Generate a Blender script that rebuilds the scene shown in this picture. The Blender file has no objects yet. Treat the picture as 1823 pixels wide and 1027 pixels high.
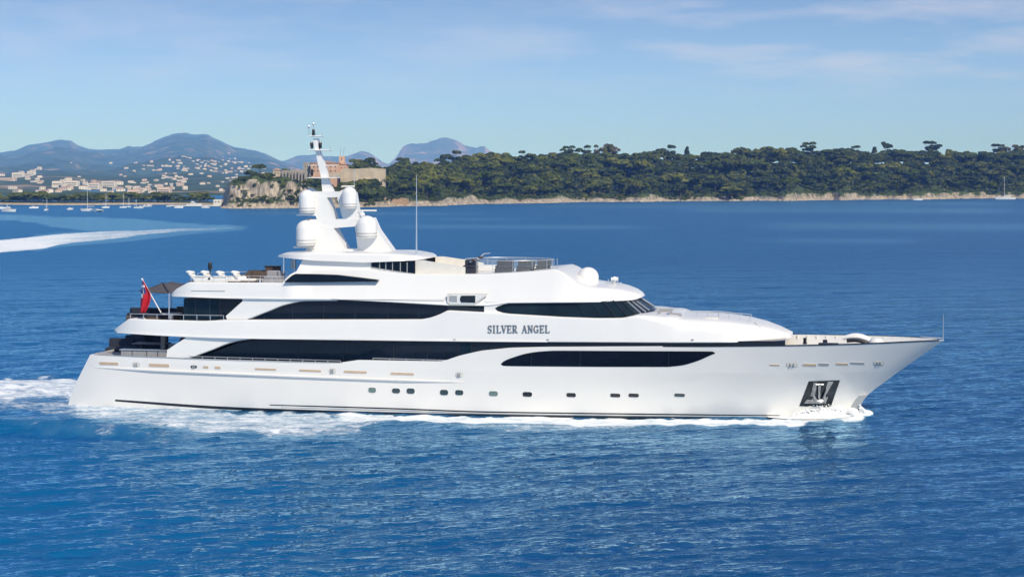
import bpy, math, random
import numpy as np
from mathutils import Vector, Matrix

random.seed(7); RNG = np.random.default_rng(11)
scene = bpy.context.scene
COL = scene.collection

# ------------------------------------------------------------------ camera
F = 3240.0            # focal length in photo pixels (photo is 1823 x 1027)
W0, H0 = 1823.0, 1027.0
CX, HOR = 911.5, 318.0   # vanishing column and horizon row
CAMH = 17.62
cam_d = bpy.data.cameras.new('camera'); cam = bpy.data.objects.new('camera', cam_d); COL.objects.link(cam)
cam.location = (0, 0, CAMH); cam.rotation_euler = (math.radians(90), 0, 0)
cam_d.sensor_width = 36.0; cam_d.lens = F/W0*36.0
cam_d.shift_y = -(H0/2-HOR)/W0
cam_d.clip_start = 0.5; cam_d.clip_end = 60000
scene.camera = cam

# ------------------------------------------------------------------ light
SUN_EL, SUN_AZ = 42.0, 30.0      # azimuth: degrees to the right of straight behind the camera
az = math.radians(SUN_AZ); el = math.radians(SUN_EL)
to_sun = Vector((math.sin(az)*math.cos(el), -math.cos(az)*math.cos(el), math.sin(el)))
sd = bpy.data.lights.new('sun', 'SUN'); sun = bpy.data.objects.new('sun', sd); COL.objects.link(sun)
sd.energy = 3.42; sd.angle = math.radians(0.5); sd.color = (1.0, 0.905, 0.76)
sun.rotation_euler = to_sun.to_track_quat('Z', 'Y').to_euler()
sun.location = (0, 0, 300)

world = bpy.data.worlds.new("World"); scene.world = world; world.use_nodes = True
wn = world.node_tree.nodes; wl = world.node_tree.links; wn.clear()
def WN(t, **k):
    n = wn.new(t)
    for a, b in k.items(): setattr(n, a, b)
    return n
wo = WN('ShaderNodeOutputWorld'); wb = WN('ShaderNodeBackground'); wb.inputs[1].default_value = 0.139
sky = WN('ShaderNodeTexSky', sky_type='NISHITA', sun_disc=False)
sky.sun_elevation = el
sky.sun_rotation = math.atan2(to_sun.x, to_sun.y)
sky.air_density = 1.0; sky.dust_density = 0.1; sky.ozone_density = 0.3; sky.altitude = 10
tc = WN('ShaderNodeTexCoord'); sx = WN('ShaderNodeSeparateXYZ'); cx_ = WN('ShaderNodeCombineXYZ')
mz = WN('ShaderNodeMath', operation='MULTIPLY'); mz2 = WN('ShaderNodeMath', operation='MULTIPLY_ADD'); mz2.inputs[1].default_value = 110.0; mz2.inputs[2].default_value = 1.2; msq = WN('ShaderNodeMath', operation='MULTIPLY')
az_ = WN('ShaderNodeMath', operation='ADD'); az_.inputs[1].default_value = 0.20
mx_ = WN('ShaderNodeMath', operation='MAXIMUM'); mx_.inputs[1].default_value = 0.0
wl.new(tc.outputs['Generated'], sx.inputs[0]); wl.new(sx.outputs[2], mx_.inputs[0]); wl.new(mx_.outputs[0], mz.inputs[0]); wl.new(mx_.outputs[0], msq.inputs[0]); wl.new(mx_.outputs[0], msq.inputs[1]); wl.new(msq.outputs[0], mz2.inputs[0]); wl.new(mz2.outputs[0], mz.inputs[1])
wl.new(mz.outputs[0], az_.inputs[0])
wl.new(sx.outputs[0], cx_.inputs[0]); wl.new(sx.outputs[1], cx_.inputs[1]); wl.new(az_.outputs[0], cx_.inputs[2])
nrm = WN('ShaderNodeVectorMath', operation='NORMALIZE'); wl.new(cx_.outputs[0], nrm.inputs[0]); wl.new(nrm.outputs[0], sky.inputs[0])
# thin high cloud: stretched noise laid on the sky dome
cmap = WN('ShaderNodeMapping'); cmap.inputs['Scale'].default_value = (8.0, 8.0, 46.0); cmap.inputs['Rotation'].default_value = (0, math.radians(-3.0), 0)
wl.new(tc.outputs['Generated'], cmap.inputs[0])
cn = WN('ShaderNodeTexNoise'); cn.inputs['Scale'].default_value = 1.6; cn.inputs['Detail'].default_value = 7; cn.inputs['Roughness'].default_value = 0.58
wl.new(cmap.outputs[0], cn.inputs['Vector'])
cr = WN('ShaderNodeMapRange'); cr.inputs[1].default_value = 0.42; cr.inputs[2].default_value = 0.66; cr.inputs[3].default_value = 0.0; cr.inputs[4].default_value = 0.34
wl.new(cn.outputs[0], cr.inputs[0])
def wmask(a, lo, hi):
    m = WN('ShaderNodeMapRange', interpolation_type='SMOOTHSTEP'); m.inputs[1].default_value = lo; m.inputs[2].default_value = hi
    wl.new(a, m.inputs[0]); return m.outputs[0]
def wmul(a, b):
    m = WN('ShaderNodeMath', operation='MULTIPLY'); wl.new(a, m.inputs[0])
    if isinstance(b, float): m.inputs[1].default_value = b
    else: wl.new(b, m.inputs[1])
    return m.outputs[0]
up = wmask(sx.outputs[2], 0.035, 0.066)
right = wmask(sx.outputs[0], -0.06, 0.16)
rr = WN('ShaderNodeMath', operation='MULTIPLY_ADD'); wl.new(right, rr.inputs[0]); rr.inputs[1].default_value = 0.5; rr.inputs[2].default_value = 0.5
cmask = wmul(wmul(cr.outputs[0], up), rr.outputs[0])
cmix = WN('ShaderNodeMix', data_type='RGBA'); wl.new(cmask, cmix.inputs[0]); skt = WN('ShaderNodeMix', data_type='RGBA', blend_type='MULTIPLY'); skt.inputs[0].default_value = 1.0; skt.inputs[7].default_value = (0.90, 0.965, 1.07, 1); wl.new(sky.outputs[0], skt.inputs[6]); wl.new(skt.outputs[2], cmix.inputs[6]); cmix.inputs[7].default_value = (5.0, 4.7, 5.3, 1)
wl.new(cmix.outputs[2], wb.inputs[0]); wl.new(wb.outputs[0], wo.inputs[0])

vs = scene.view_settings
scene.display_settings.display_device = 'sRGB'
vs.view_transform = 'Standard'; vs.look = 'None'; vs.exposure = 0.30; vs.gamma = 1.0; vs.use_curve_mapping = False
scene.cycles.use_denoising = True
scene.cycles.max_bounces = 6; scene.cycles.volume_bounces = 0
scene.cycles.sample_clamp_indirect = 4.0

# ------------------------------------------------------------------ helpers
def obj_mesh(name, verts, faces, mat=None, parent=None, smooth=0, mats=None, fmat=None):
    """one mesh object; smooth = crease angle in degrees (0: flat shading)"""
    me = bpy.data.meshes.new(name)
    me.from_pydata([tuple(map(float, v)) for v in verts], [], [tuple(map(int, f)) for f in faces])
    if mats:
        for m in mats: me.materials.append(m)
        if fmat is not None: me.polygons.foreach_set('material_index', list(fmat))
    elif mat: me.materials.append(mat)
    me.update()
    if smooth:
        me.polygons.foreach_set('use_smooth', [True]*len(me.polygons))
        if smooth < 180: me.set_sharp_from_angle(angle=math.radians(smooth))
    o = bpy.data.objects.new(name, me); COL.objects.link(o)
    if parent: o.parent = parent
    return o

def fast_grid(name, P, mat, smooth=True, attrs=None):
    """P: (n, m, 3) array -> quad grid"""
    n, m, _ = P.shape
    me = bpy.data.meshes.new(name)
    me.vertices.add(n*m); me.vertices.foreach_set('co', P.reshape(-1).astype(np.float32))
    i = (np.arange(n-1)[:, None]*m + np.arange(m-1)[None, :]).reshape(-1)
    q = np.stack([i, i+1, i+m+1, i+m], 1).astype(np.int32)
    me.loops.add(q.size); me.loops.foreach_set('vertex_index', q.reshape(-1))
    me.polygons.add(len(q)); me.polygons.foreach_set('loop_start', np.arange(0, q.size, 4, dtype=np.int32))
    me.polygons.foreach_set('use_smooth', np.full(len(q), smooth))
    me.update(); me.validate()
    for k, v in (attrs or {}).items():
        a = me.attributes.new(k, 'FLOAT', 'POINT'); a.data.foreach_set('value', v.reshape(-1).astype(np.float32))
    me.materials.append(mat)
    o = bpy.data.objects.new(name, me); COL.objects.link(o); return o

class MB:
    def __init__(s): s.v = []; s.f = []; s.m = []; s.mi = 0
    def add(s, vs_, fs):
        b = len(s.v); s.v += [tuple(x) for x in vs_]; s.f += [tuple(b+i for i in f) for f in fs]; s.m += [s.mi]*len(fs); return s
    def box(s, c, d, rot=0.0, bev=0.0, tilt=0.0):
        x, y, z = [q/2 for q in d]; ca, sa = math.cos(rot), math.sin(rot); ct, st = math.cos(tilt), math.sin(tilt)
        pts = []
        if bev <= 0:
            raw = [(-x,-y,-z),(x,-y,-z),(x,y,-z),(-x,y,-z),(-x,-y,z),(x,-y,z),(x,y,z),(-x,y,z)]
            fs = [(0,3,2,1),(4,5,6,7),(0,1,5,4),(1,2,6,5),(2,3,7,6),(3,0,4,7)]
        else:
            b = min(bev, x*.9, y*.9, z*.9); raw = []
            for (zz, ins) in ((-z, b), (-z+b, 0), (z-b, 0), (z, b)):
                X, Y = x-ins, y-ins
                raw += [(-X+b*.5,-Y,zz),(X-b*.5,-Y,zz),(X,-Y+b*.5,zz),(X,Y-b*.5,zz),(X-b*.5,Y,zz),(-X+b*.5,Y,zz),(-X,Y-b*.5,zz),(-X,-Y+b*.5,zz)]
            fs = [tuple(range(7,-1,-1)), tuple(range(24,32))]
            for l in range(3):
                for k in range(8): fs.append((l*8+k, l*8+(k+1)%8, l*8+8+(k+1)%8, l*8+8+k))
        for (a, b_, q) in raw:
            a, q = a*ct+q*st, -a*st+q*ct       # tilt about local y
            pts.append((c[0]+a*ca-b_*sa, c[1]+a*sa+b_*ca, c[2]+q))
        return s.add(pts, fs)
    def tube(s, pts, r, n=6, cap=True):
        pts = [Vector(p) for p in pts]; rs = r if isinstance(r, (list, tuple)) else [r]*len(pts)
        ring = []; vs_ = []
        for i, p in enumerate(pts):
            d = (pts[min(i+1, len(pts)-1)]-pts[max(i-1, 0)]).normalized()
            a = Vector((0, 0, 1)) if abs(d.z) < 0.9 else Vector((1, 0, 0))
            e1 = d.cross(a).normalized(); e2 = d.cross(e1).normalized()
            for k in range(n):
                t = 2*math.pi*k/n; vs_.append(p+e1*(rs[i]*math.cos(t))+e2*(rs[i]*math.sin(t)))
        fs = []
        for i in range(len(pts)-1):
            for k in range(n): fs.append((i*n+k, i*n+(k+1)%n, (i+1)*n+(k+1)%n, (i+1)*n+k))
        if cap: fs += [tuple(range(n-1, -1, -1)), tuple((len(pts)-1)*n+k for k in range(n))]
        return s.add(vs_, fs)
    def lathe(s, c, prof, n=24):
        """prof: list of (r, z)"""
        vs_ = []; fs = []
        for (r, z) in prof:
            for k in range(n):
                t = 2*math.pi*k/n; vs_.append((c[0]+r*math.cos(t), c[1]+r*math.sin(t), c[2]+z))
        for i in range(len(prof)-1):
            for k in range(n): fs.append((i*n+k, i*n+(k+1)%n, (i+1)*n+(k+1)%n, (i+1)*n+k))
        fs += [tuple(range(n-1, -1, -1)), tuple((len(prof)-1)*n+k for k in range(n))]
        return s.add(vs_, fs)
    def prism(s, poly, v0, v1):
        """poly of (u, z), extruded in v from v0 to v1"""
        n = len(poly); vs_ = [(u, v0, z) for u, z in poly]+[(u, v1, z) for u, z in poly]
        fs = [tuple(range(n)), tuple(range(2*n-1, n-1, -1))]
        for k in range(n): fs.append((k, n+k, n+(k+1)%n, (k+1)%n))
        return s.add(vs_, fs)
    def ell(s, c, r, n=10, m=7):
        vs_ = []; fs = []
        for i in range(m+1):
            ph = -math.pi/2+math.pi*i/m
            for k in range(n):
                t = 2*math.pi*k/n; vs_.append((c[0]+r[0]*math.cos(ph)*math.cos(t), c[1]+r[1]*math.cos(ph)*math.sin(t), c[2]+r[2]*math.sin(ph)))
        for i in range(m):
            for k in range(n): fs.append((i*n+k, i*n+(k+1)%n, (i+1)*n+(k+1)%n, (i+1)*n+k))
        return s.add(vs_, fs)
    def build(s, name, mat, parent=None, smooth=35):
        if isinstance(mat, list): return obj_mesh(name, s.v, s.f, None, parent, smooth, mats=mat, fmat=s.m)
        return obj_mesh(name, s.v, s.f, mat, parent, smooth)

def tag(o, label=None, cat=None, group=None, kind=None):
    if label: o['label'] = label
    if cat: o['category'] = cat
    if group: o['group'] = group
    if kind: o['kind'] = kind
    return o
def empty(name, loc, rz=0.0):
    o = bpy.data.objects.new(name, None); COL.objects.link(o); o.location = loc; o.rotation_euler = (0, 0, rz); o.empty_display_size = 0.5
    return o
def copy_tree(o, parent=None):
    c = o.copy(); COL.objects.link(c); c.parent = parent
    for ch in list(o.children): copy_tree(ch, c)
    return c

def pchip(xs, ys, x):
    xs = np.asarray(xs, float); ys = np.asarray(ys, float); h = np.diff(xs); d = np.diff(ys)/h
    m = np.zeros(len(xs)); m[0] = d[0]; m[-1] = d[-1]
    for i in range(1, len(xs)-1):
        if d[i-1]*d[i] > 0:
            w1 = 2*h[i]+h[i-1]; w2 = h[i]+2*h[i-1]; m[i] = (w1+w2)/(w1/d[i-1]+w2/d[i])
    x = np.clip(x, xs[0], xs[-1]); k = np.clip(np.searchsorted(xs, x)-1, 0, len(h)-1); t = (x-xs[k])/h[k]
    return (2*t**3-3*t**2+1)*ys[k]+(t**3-2*t**2+t)*h[k]*m[k]+(-2*t**3+3*t**2)*ys[k+1]+(t**3-t**2)*h[k]*m[k+1]

def sstep(a, b, x):
    t = np.clip((x-a)/(b-a), 0, 1); return t*t*(3-2*t)
_perm = np.random.default_rng(3).random((256, 256))
def vnoise(x, y):
    xi = np.floor(x).astype(int); yi = np.floor(y).astype(int); fx = x-xi; fy = y-yi
    fx = fx*fx*(3-2*fx); fy = fy*fy*(3-2*fy)
    g = lambda a, b: _perm[a % 256, b % 256]
    return (g(xi, yi)*(1-fx)+g(xi+1, yi)*fx)*(1-fy)+(g(xi, yi+1)*(1-fx)+g(xi+1, yi+1)*fx)*fy
def fbm(x, y, oct=5, rough=0.5):
    s = 0; a = 1; t = 0
    for o in range(oct): s = s+a*vnoise(x*2**o+17.3*o, y*2**o+9.1*o); t += a; a *= rough
    return s/t

# ------------------------------------------------------------------ materials
def new_mat(name):
    m = bpy.data.materials.new(name); m.use_nodes = True; nt = m.node_tree; b = nt.nodes['Principled BSDF']; return m, nt, b
def inp(b, k, v):
    if k in b.inputs: b.inputs[k].default_value = v
def mat(name, col, rough=0.5, metal=0.0, coat=0.0, var=0.0, vscale=3.0, bump=0.0, bscale=20.0, col2=None, emit=None):
    m, nt, b = new_mat(name); L = nt.links
    inp(b, 'Base Color', (*col, 1)); inp(b, 'Roughness', rough); inp(b, 'Specular IOR Level', 0.3 if 'tinted' in name else 0.5); inp(b, 'Metallic', metal); inp(b, 'Coat Weight', coat); inp(b, 'Coat Roughness', 0.06)
    t = nt.nodes.new('ShaderNodeTexCoord')
    if var > 0 or col2:
        n = nt.nodes.new('ShaderNodeTexNoise'); n.inputs['Scale'].default_value = vscale; n.inputs['Detail'].default_value = 5
        L.new(t.outputs['Object'], n.inputs['Vector'])
        r = nt.nodes.new('ShaderNodeMapRange'); r.inputs[1].default_value = 0.3; r.inputs[2].default_value = 0.7; L.new(n.outputs[0], r.inputs[0])
        mx = nt.nodes.new('ShaderNodeMix'); mx.data_type = 'RGBA'
        c2 = col2 or tuple(c*(1-var) for c in col)
        mx.inputs[6].default_value = (*col, 1); mx.inputs[7].default_value = (*c2, 1)
        L.new(r.outputs[0], mx.inputs[0]); L.new(mx.outputs[2], b.inputs['Base Color'])
    if bump > 0:
        n = nt.nodes.new('ShaderNodeTexNoise'); n.inputs['Scale'].default_value = bscale; n.inputs['Detail'].default_value = 4
        L.new(t.outputs['Object'], n.inputs['Vector'])
        bp = nt.nodes.new('ShaderNodeBump'); bp.inputs['Strength'].default_value = bump; bp.inputs['Distance'].default_value = 0.1
        L.new(n.outputs[0], bp.inputs['Height']); L.new(bp.outputs[0], b.inputs['Normal'])
    return m
M = {}
M['hull'] = mat('white_gelcoat', (0.79, 0.775, 0.745), 0.28, coat=0.5, var=0.035, vscale=0.35)
M['white'] = mat('white_paint', (0.80, 0.79, 0.765), 0.35, coat=0.3, var=0.03, vscale=0.6)
M['offwhite'] = mat('off_white_panel', (0.74, 0.71, 0.64), 0.5, var=0.1, vscale=1.5)
M['deck'] = mat('teak_deck', (0.36, 0.25, 0.15), 0.7, var=0.25, vscale=4)
M['greydeck'] = mat('grey_deck', (0.42, 0.40, 0.37), 0.7, var=0.15, vscale=2)
M['glass'] = mat('black_tinted_glass', (0.006, 0.008, 0.013), 0.06, var=0.3, vscale=0.6)
M['blueglass'] = mat('blue_tinted_glass', (0.010, 0.022, 0.030), 0.03, var=0.5, vscale=0.9)
M['trim'] = mat('black_trim', (0.015, 0.017, 0.02), 0.3)
M['boot'] = mat('black_boot_stripe', (0.012, 0.016, 0.022), 0.25)
M['grey'] = mat('grey_trim', (0.33, 0.35, 0.36), 0.4)
M['steel'] = mat('polished_steel', (0.72, 0.74, 0.76), 0.18, metal=1.0)
M['rail'] = mat('rail_metal', (0.60, 0.62, 0.64), 0.3, metal=0.6)
M['anchor'] = mat('anchor_steel_and_reflection', (0.42, 0.44, 0.46), 0.3, metal=0.6, var=0.4, vscale=2.5)  # steel of the anchor, and the painted reflections in its pocket
M['pocket'] = mat('dark_pocket_plate', (0.03, 0.04, 0.05), 0.16, metal=0.7, var=0.5, vscale=1.4)
M['teakrail'] = mat('varnished_wood', (0.60, 0.44, 0.30), 0.4, var=0.2, vscale=6)
M['cush'] = mat('navy_cushion', (0.025, 0.03, 0.05), 0.8, var=0.3, vscale=3)
M['gcush'] = mat('grey_cushion', (0.34, 0.34, 0.36), 0.85, var=0.15, vscale=3)
M['wcush'] = mat('white_cushion', (0.78, 0.77, 0.74), 0.85, var=0.08, vscale=3)
M['brown'] = mat('dark_wicker', (0.10, 0.07, 0.05), 0.7, var=0.3, vscale=8)
M['awning'] = mat('taupe_awning', (0.085, 0.078, 0.088), 0.9, var=0.15, vscale=2)
M['red'] = mat('red_flag_cloth', (0.55, 0.01, 0.025), 0.8, var=0.25, vscale=3)
M['navy'] = mat('flag_blue', (0.02, 0.03, 0.16), 0.8)
M['letter'] = mat('silver_letters', (0.20, 0.22, 0.25), 0.35, metal=0.3)
M['greenglass'] = mat('porthole_glass_pale', (0.16, 0.24, 0.23), 0.15, var=0.3, vscale=4)
M['portglass'] = mat('porthole_glass_grey', (0.05, 0.08, 0.09), 0.12, var=0.3, vscale=4)
M['darkport'] = mat('porthole_glass_dark', (0.02, 0.022, 0.025), 0.12)

# ------------------------------------------------------------------ water
def px_ground(px, py):
    y = F*CAMH/(py-HOR); return (px-CX)*y/F, y
def build_water():
    # rows of distance: fine inside the view, coarse in front and behind
    rows_py = np.concatenate([np.linspace(1500, 1090, 60)[:-1], np.arange(1090, 327, -0.95), np.array([325, 323.5, 322, 321, 320.2])])
    Y = F*CAMH/(rows_py-HOR)
    Y = np.concatenate([np.array([-900, -300, -100, -40, 0, 20, 35.0]), Y])
    a_in = np.arange(-330, 2160, 3.1)
    a = np.concatenate([np.linspace(-26000, -330, 60)[:-1]**1, a_in, np.linspace(2160, 28000, 60)])
    a = (a-CX)/F
    YY = Y[:, None]; AA = a[None, :]
    X = AA*np.maximum(YY, 45.0); Yg = YY+0*X
    PX = CX+F*X/np.maximum(Yg, 1); PY = HOR+F*CAMH/np.maximum(Yg, 1)
    dY = np.abs(np.gradient(Y))[:, None]
    dX = np.maximum(np.abs(np.gradient(a))[None, :]*np.maximum(YY, 45.0), 0.02)
    Z = np.zeros_like(X); rng = np.random.default_rng(5)
    # wave trains: short crested chop running roughly away from the viewer
    patch = 0.80+0.40*fbm(X/26+40, Yg/40+10, 3)
    for i in range(64):
        lam = 0.75*1.075**i*(0.9+0.2*rng.random())
        if lam > 26: lam = 4+rng.random()*8
        th = math.radians(116 if lam > 1.6 else 104)+rng.normal()*(0.30 if lam > 1.6 else 0.6)
        kx, ky = math.cos(th)*2*math.pi/lam, math.sin(th)*2*math.pi/lam
        amp = (0.0066 if lam > 1.6 else 0.0058)*lam**0.85/ (1+ (lam/4.2)**1.9)
        need = np.maximum(dY*abs(math.sin(th)), dX*abs(math.cos(th)))*2.4
        fade = np.clip((lam-need)/(0.6*lam), 0, 1)
        phs = rng.random()*6.28
        p = kx*X+ky*Yg+phs+1.3*fbm(X/(lam*3.1)+i, Yg/(lam*3.1), 2)*2.2
        c = np.sin(p)
        Z += amp*(c+0.28*np.cos(2*p))*fade*patch
    # --- foam and slick masks: water churned by hull and boats, and calm streaks
    rag = 2*fbm(X/1.3+5, Yg/1.9, 4)-1; rag2 = 2*fbm(X/9.0+5, Yg/45.0, 4)-1
    def band(xs, top, bot, soft=4.0):
        t = pchip(xs, top, PX); b = pchip(xs, bot, PX)
        inside = (sstep(xs[0]-3, xs[0]+60, PX) if xs[0] > 400 and xs[0] < 1300 else sstep(xs[0]-6, xs[0]+8, PX))*(1-sstep(xs[-1]-12, xs[-1]+6, PX)); Q = PY+rag*soft*1.5*(PY > 600)+rag2*soft*0.9*(PY <= 600)
        return sstep(t-soft, t+soft*0.3, Q)*(1-sstep(b-soft*0.3, b+soft, Q))*inside
    foam = np.zeros_like(X)
    def put(m, k): 
        nonlocal foam
        foam = np.maximum(foam, m*k)
    put(band([-330, 0, 60, 110, 165], [677, 676, 673, 676, 690], [712, 712, 708, 709, 712], 8), 0.88)
    put(band([-330, 0, 130, 260, 420], [698, 702, 706, 716, 726], [720, 726, 738, 754, 758], 8), 0.70)
    put(band([-330, 0, 150, 300, 380], [744, 741, 735, 745, 758], [758, 757, 764, 779, 782], 7), 0.60)
    put(band([130, 260, 400, 480, 560, 700], [708, 718, 729, 734, 736, 742], [742, 756, 768, 768, 764, 753], 8), 0.82)
    put(band([420, 520, 620, 690], [766, 765, 759, 752], [774, 775, 770, 756], 6), 0.74)
    put(band([560, 700, 960, 1180, 1400, 1440], [733, 737.5, 742, 744, 746.5, 750], [749, 750, 753.5, 754.5, 755, 755], 2.8), 0.97)
    put(band([780, 860, 950, 1050, 1150], [747, 748, 750, 750, 750], [756, 762, 765, 762, 757], 5), 0.70)
    put(band([1370, 1400, 1460, 1545], [744, 738, 735, 738], [755, 753, 750, 747], 3.5), 1.0)
    # speedboat wake on the left
    put(band([-330, 0, 40, 75, 110, 200, 300, 428], [441, 428, 425, 421, 417, 412, 407.5, 404], [459, 448.5, 445, 442, 434, 425, 414, 405.5], 2.6)*(1-0.16*sstep(40, 200, PX)-0.17*sstep(200, 420, PX)), 0.97)
    calm = np.zeros_like(X)
    def calmb(m, k):
        nonlocal calm
        calm = np.maximum(calm, m*k)
    calmb(band([-330, 0, 60, 110, 170, 240, 300, 428], [384, 383, 385, 387, 388, 390, 397, 403], [390, 391, 396, 405, 411, 411.5, 409, 408], 3), 0.85)
    calmb(band([60, 110, 200, 300, 440], [420, 416, 411, 406, 403], [446, 438, 432, 420, 408], 3), 0.7)
    for (x0, x1, y, h, k) in ((380, 900, 379, 2.5, .35), (650, 1200, 403, 4, .45), (900, 1700, 366, 4, .4), (1150, 1860, 373, 4.5, .5), (1300, 1960, 402, 7, .4), (1300, 1700, 428, 5, .3), (1100, 1850, 360, 3, .5), (700, 1000, 390, 2.5, .3)):
        e = np.exp(-((PY-y-0.004*(PX-x0))/h)**2)*sstep(x0, x0+140, PX)*(1-sstep(x1-140, x1, PX)); calmb(e, k)
    # quarter wave: a low ridge trailing from the stern
    ridge = pchip([-330, 0, 230, 420], [756, 756, 764, 778], PX)
    Z += (0.22+0.36*fbm(X/2.2, Yg/3.0, 3))*np.exp(-((PY-690)/9.0)**2)*(PX > -330)*(1-sstep(110, 165, PX))
    Z += 0.58*np.exp(-((PY-ridge)/6.0)**2)*(1-sstep(150, 430, PX))*(PX > -330)
    Z -= 0.38*np.exp(-((PY-ridge-13)/8.0)**2)*(1-sstep(150, 430, PX))
    r2 = pchip([600, 690, 720, 760, 830], [760, 752, 750, 752, 760], PX)
    Z += 0.28*np.exp(-((PY-r2)/3.6)**2)*sstep(590, 690, PX)*(1-sstep(740, 850, PX))
    Z += foam*(0.12*(fbm(X*1.4, Yg*0.9, 3)-0.5)-0.05)
    wlrow = pchip([200, 400, 560, 860, 1110, 1388], [720, 730.5, 737, 744, 747, 750], PX)
    near = np.exp(-((PY-wlrow-3)/9.0)**2)*((PX > 190) & (PX < 1400))
    Z = Z*(1-0.65*near)-0.07*near
    P = np.stack([X, Yg, Z*(np.abs(Yg) < 1500)], 2)
    chop = 0.06+0.20*sstep(140, 420, np.abs(Yg))     # waves too fine for the mesh count as roughness
    shoal = 1-sstep(100, 1300, PX)                   # greener water on the left of the bay
    # water material
    m, nt, b = new_mat('sea_water'); L = nt.links; N = nt.nodes
    geo = N.new('ShaderNodeNewGeometry')
    def noise(scale, det=3, vec=None, rough=0.5, dist=0.0):
        n = N.new('ShaderNodeTexNoise'); n.inputs['Scale'].default_value = scale; n.inputs['Detail'].default_value = det; n.inputs['Roughness'].default_value = rough; n.inputs['Distortion'].default_value = dist
        L.new(vec, n.inputs['Vector']); return n.outputs[0]
    def mapping(sc, rot=0.0):
        mp = N.new('ShaderNodeMapping'); mp.vector_type = 'TEXTURE'; mp.inputs['Scale'].default_value = tuple(1/q for q in sc); mp.inputs['Rotation'].default_value = (0, 0, rot); L.new(geo.outputs['Position'], mp.inputs[0]); return mp.outputs[0]
    def math_(op, a, b_=None, c=None):
        n = N.new('ShaderNodeMath'); n.operation = op
        for i, q in enumerate((a, b_, c)):
            if q is None: continue
            if isinstance(q, (int, float)): n.inputs[i].default_value = q
            else: L.new(q, n.inputs[i])
        return n.outputs[0]
    def attr(nm):
        n = N.new('ShaderNodeAttribute'); n.attribute_name = nm; return n.outputs['Fac']
    w1 = mapping((0.62, 1.45, 1.0), math.radians(24)); w2 = mapping((0.17, 0.44, 1.0), math.radians(30)); w3 = mapping((2.2, 4.0, 1), math.radians(12))
    w4 = mapping((0.03, 0.10, 1), math.radians(8))
    n1 = noise(1.0, 4, w1, 0.55, 0.3); n2 = noise(1.0, 3, w2, 0.5); n3 = noise(1.0, 2, w3); n4 = noise(1.0, 3, w4)
    hgt = math_('ADD', math_('MULTIPLY', n1, 0.165), math_('ADD', math_('MULTIPLY', n2, 0.26), math_('ADD', math_('MULTIPLY', n3, 0.045), math_('MULTIPLY', n4, 1.0))))
    bp = N.new('ShaderNodeBump'); bp.inputs['Distance'].default_value = 1.0; L.new(hgt, bp.inputs['Height'])
    L.new(math_('SUBTRACT', 1.0, math_('MULTIPLY', attr('calm'), 0.72)), bp.inputs['Strength'])
    # foam breakup
    f1 = noise(1.0, 6, mapping((0.55, 0.75, 0.8)), 0.66, 0.6); f2 = noise(1.0, 5, mapping((2.6, 3.4, 2)), 0.6)
    f3 = noise(1.0, 5, mapping((0.11, 0.03, 0.8), math.radians(-20)), 0.62, 0.4)
    fn = math_('ADD', math_('MULTIPLY', f1, 0.52), math_('ADD', math_('MULTIPLY', f2, 0.26), math_('MULTIPLY', f3, 0.22)))
    fa = attr('foam')
    fr = N.new('ShaderNodeMapRange'); fr.interpolation_type = 'SMOOTHSTEP'
    L.new(math_('SUBTRACT', math_('ADD', fn, math_('MULTIPLY', fa, 0.62)), 0.885), fr.inputs[0]); fr.inputs[1].default_value = -0.04; fr.inputs[2].default_value = 0.24
    fmask = math_('MULTIPLY', fr.outputs[0], math_('MINIMUM', math_('MULTIPLY', fa, 6.0), 1.0))
    aer_sheen = math_('MINIMUM', math_('ADD', math_('MULTIPLY', fa, 0.55), math_('MULTIPLY', attr('calm'), 1.0)), 1.0)  # bubbles in churned water, plus sky sheen of calm slicks painted as paler colour
    big = noise(1.0, 3, mapping((0.012, 0.03, 1)))
    deep = N.new('ShaderNodeMix'); deep.data_type = 'RGBA'; L.new(big, deep.inputs[0])
    deep.inputs[6].default_value = (0.0002, 0.038, 0.122, 1); deep.inputs[7].default_value = (0.0003, 0.067, 0.190, 1)
    tq = N.new('ShaderNodeMix'); tq.data_type = 'RGBA'; L.new(math_('MULTIPLY', aer_sheen, 0.8), tq.inputs[0]); shm = N.new('ShaderNodeMix'); shm.data_type = 'RGBA'; L.new(math_('MULTIPLY', attr('shoal'), 0.75), shm.inputs[0]); L.new(deep.outputs[2], shm.inputs[6]); shm.inputs[7].default_value = (0.0001, 0.106, 0.27, 1)
    L.new(shm.outputs[2], tq.inputs[6]); tq.inputs[7].default_value = (0.10, 0.24, 0.34, 1)
    mx = N.new('ShaderNodeMix'); mx.data_type = 'RGBA'; L.new(fmask, mx.inputs[0]); L.new(tq.outputs[2], mx.inputs[6]); mx.inputs[7].default_value = (0.80, 0.83, 0.845, 1)
    rgh = (math_('ADD', math_('MULTIPLY', attr('chop'), math_('SUBTRACT', 1.0, math_('MULTIPLY', attr('calm'), 0.55))), math_('MULTIPLY', fmask, 0.6)))
    N.remove(b)
    dif = N.new('ShaderNodeBsdfDiffuse'); glo = N.new('ShaderNodeBsdfGlossy'); mxs = N.new('ShaderNodeMixShader'); fre = N.new('ShaderNodeFresnel'); fre.inputs['IOR'].default_value = 1.333
    glo.inputs['Color'].default_value = (0.50, 0.79, 1.0, 1)
    L.new(mx.outputs[2], dif.inputs['Color']); L.new(bp.outputs[0], glo.inputs['Normal']); L.new(bp.outputs[0], fre.inputs['Normal'])
    L.new(rgh, glo.inputs['Roughness']); L.new(math_('MULTIPLY', math_('MULTIPLY', fre.outputs[0], math_('SUBTRACT', 1.30, math_('MULTIPLY', attr('chop'), 2.5))), math_('SUBTRACT', 1.0, math_('MULTIPLY', fmask, 0.9))), mxs.inputs[0])
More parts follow.
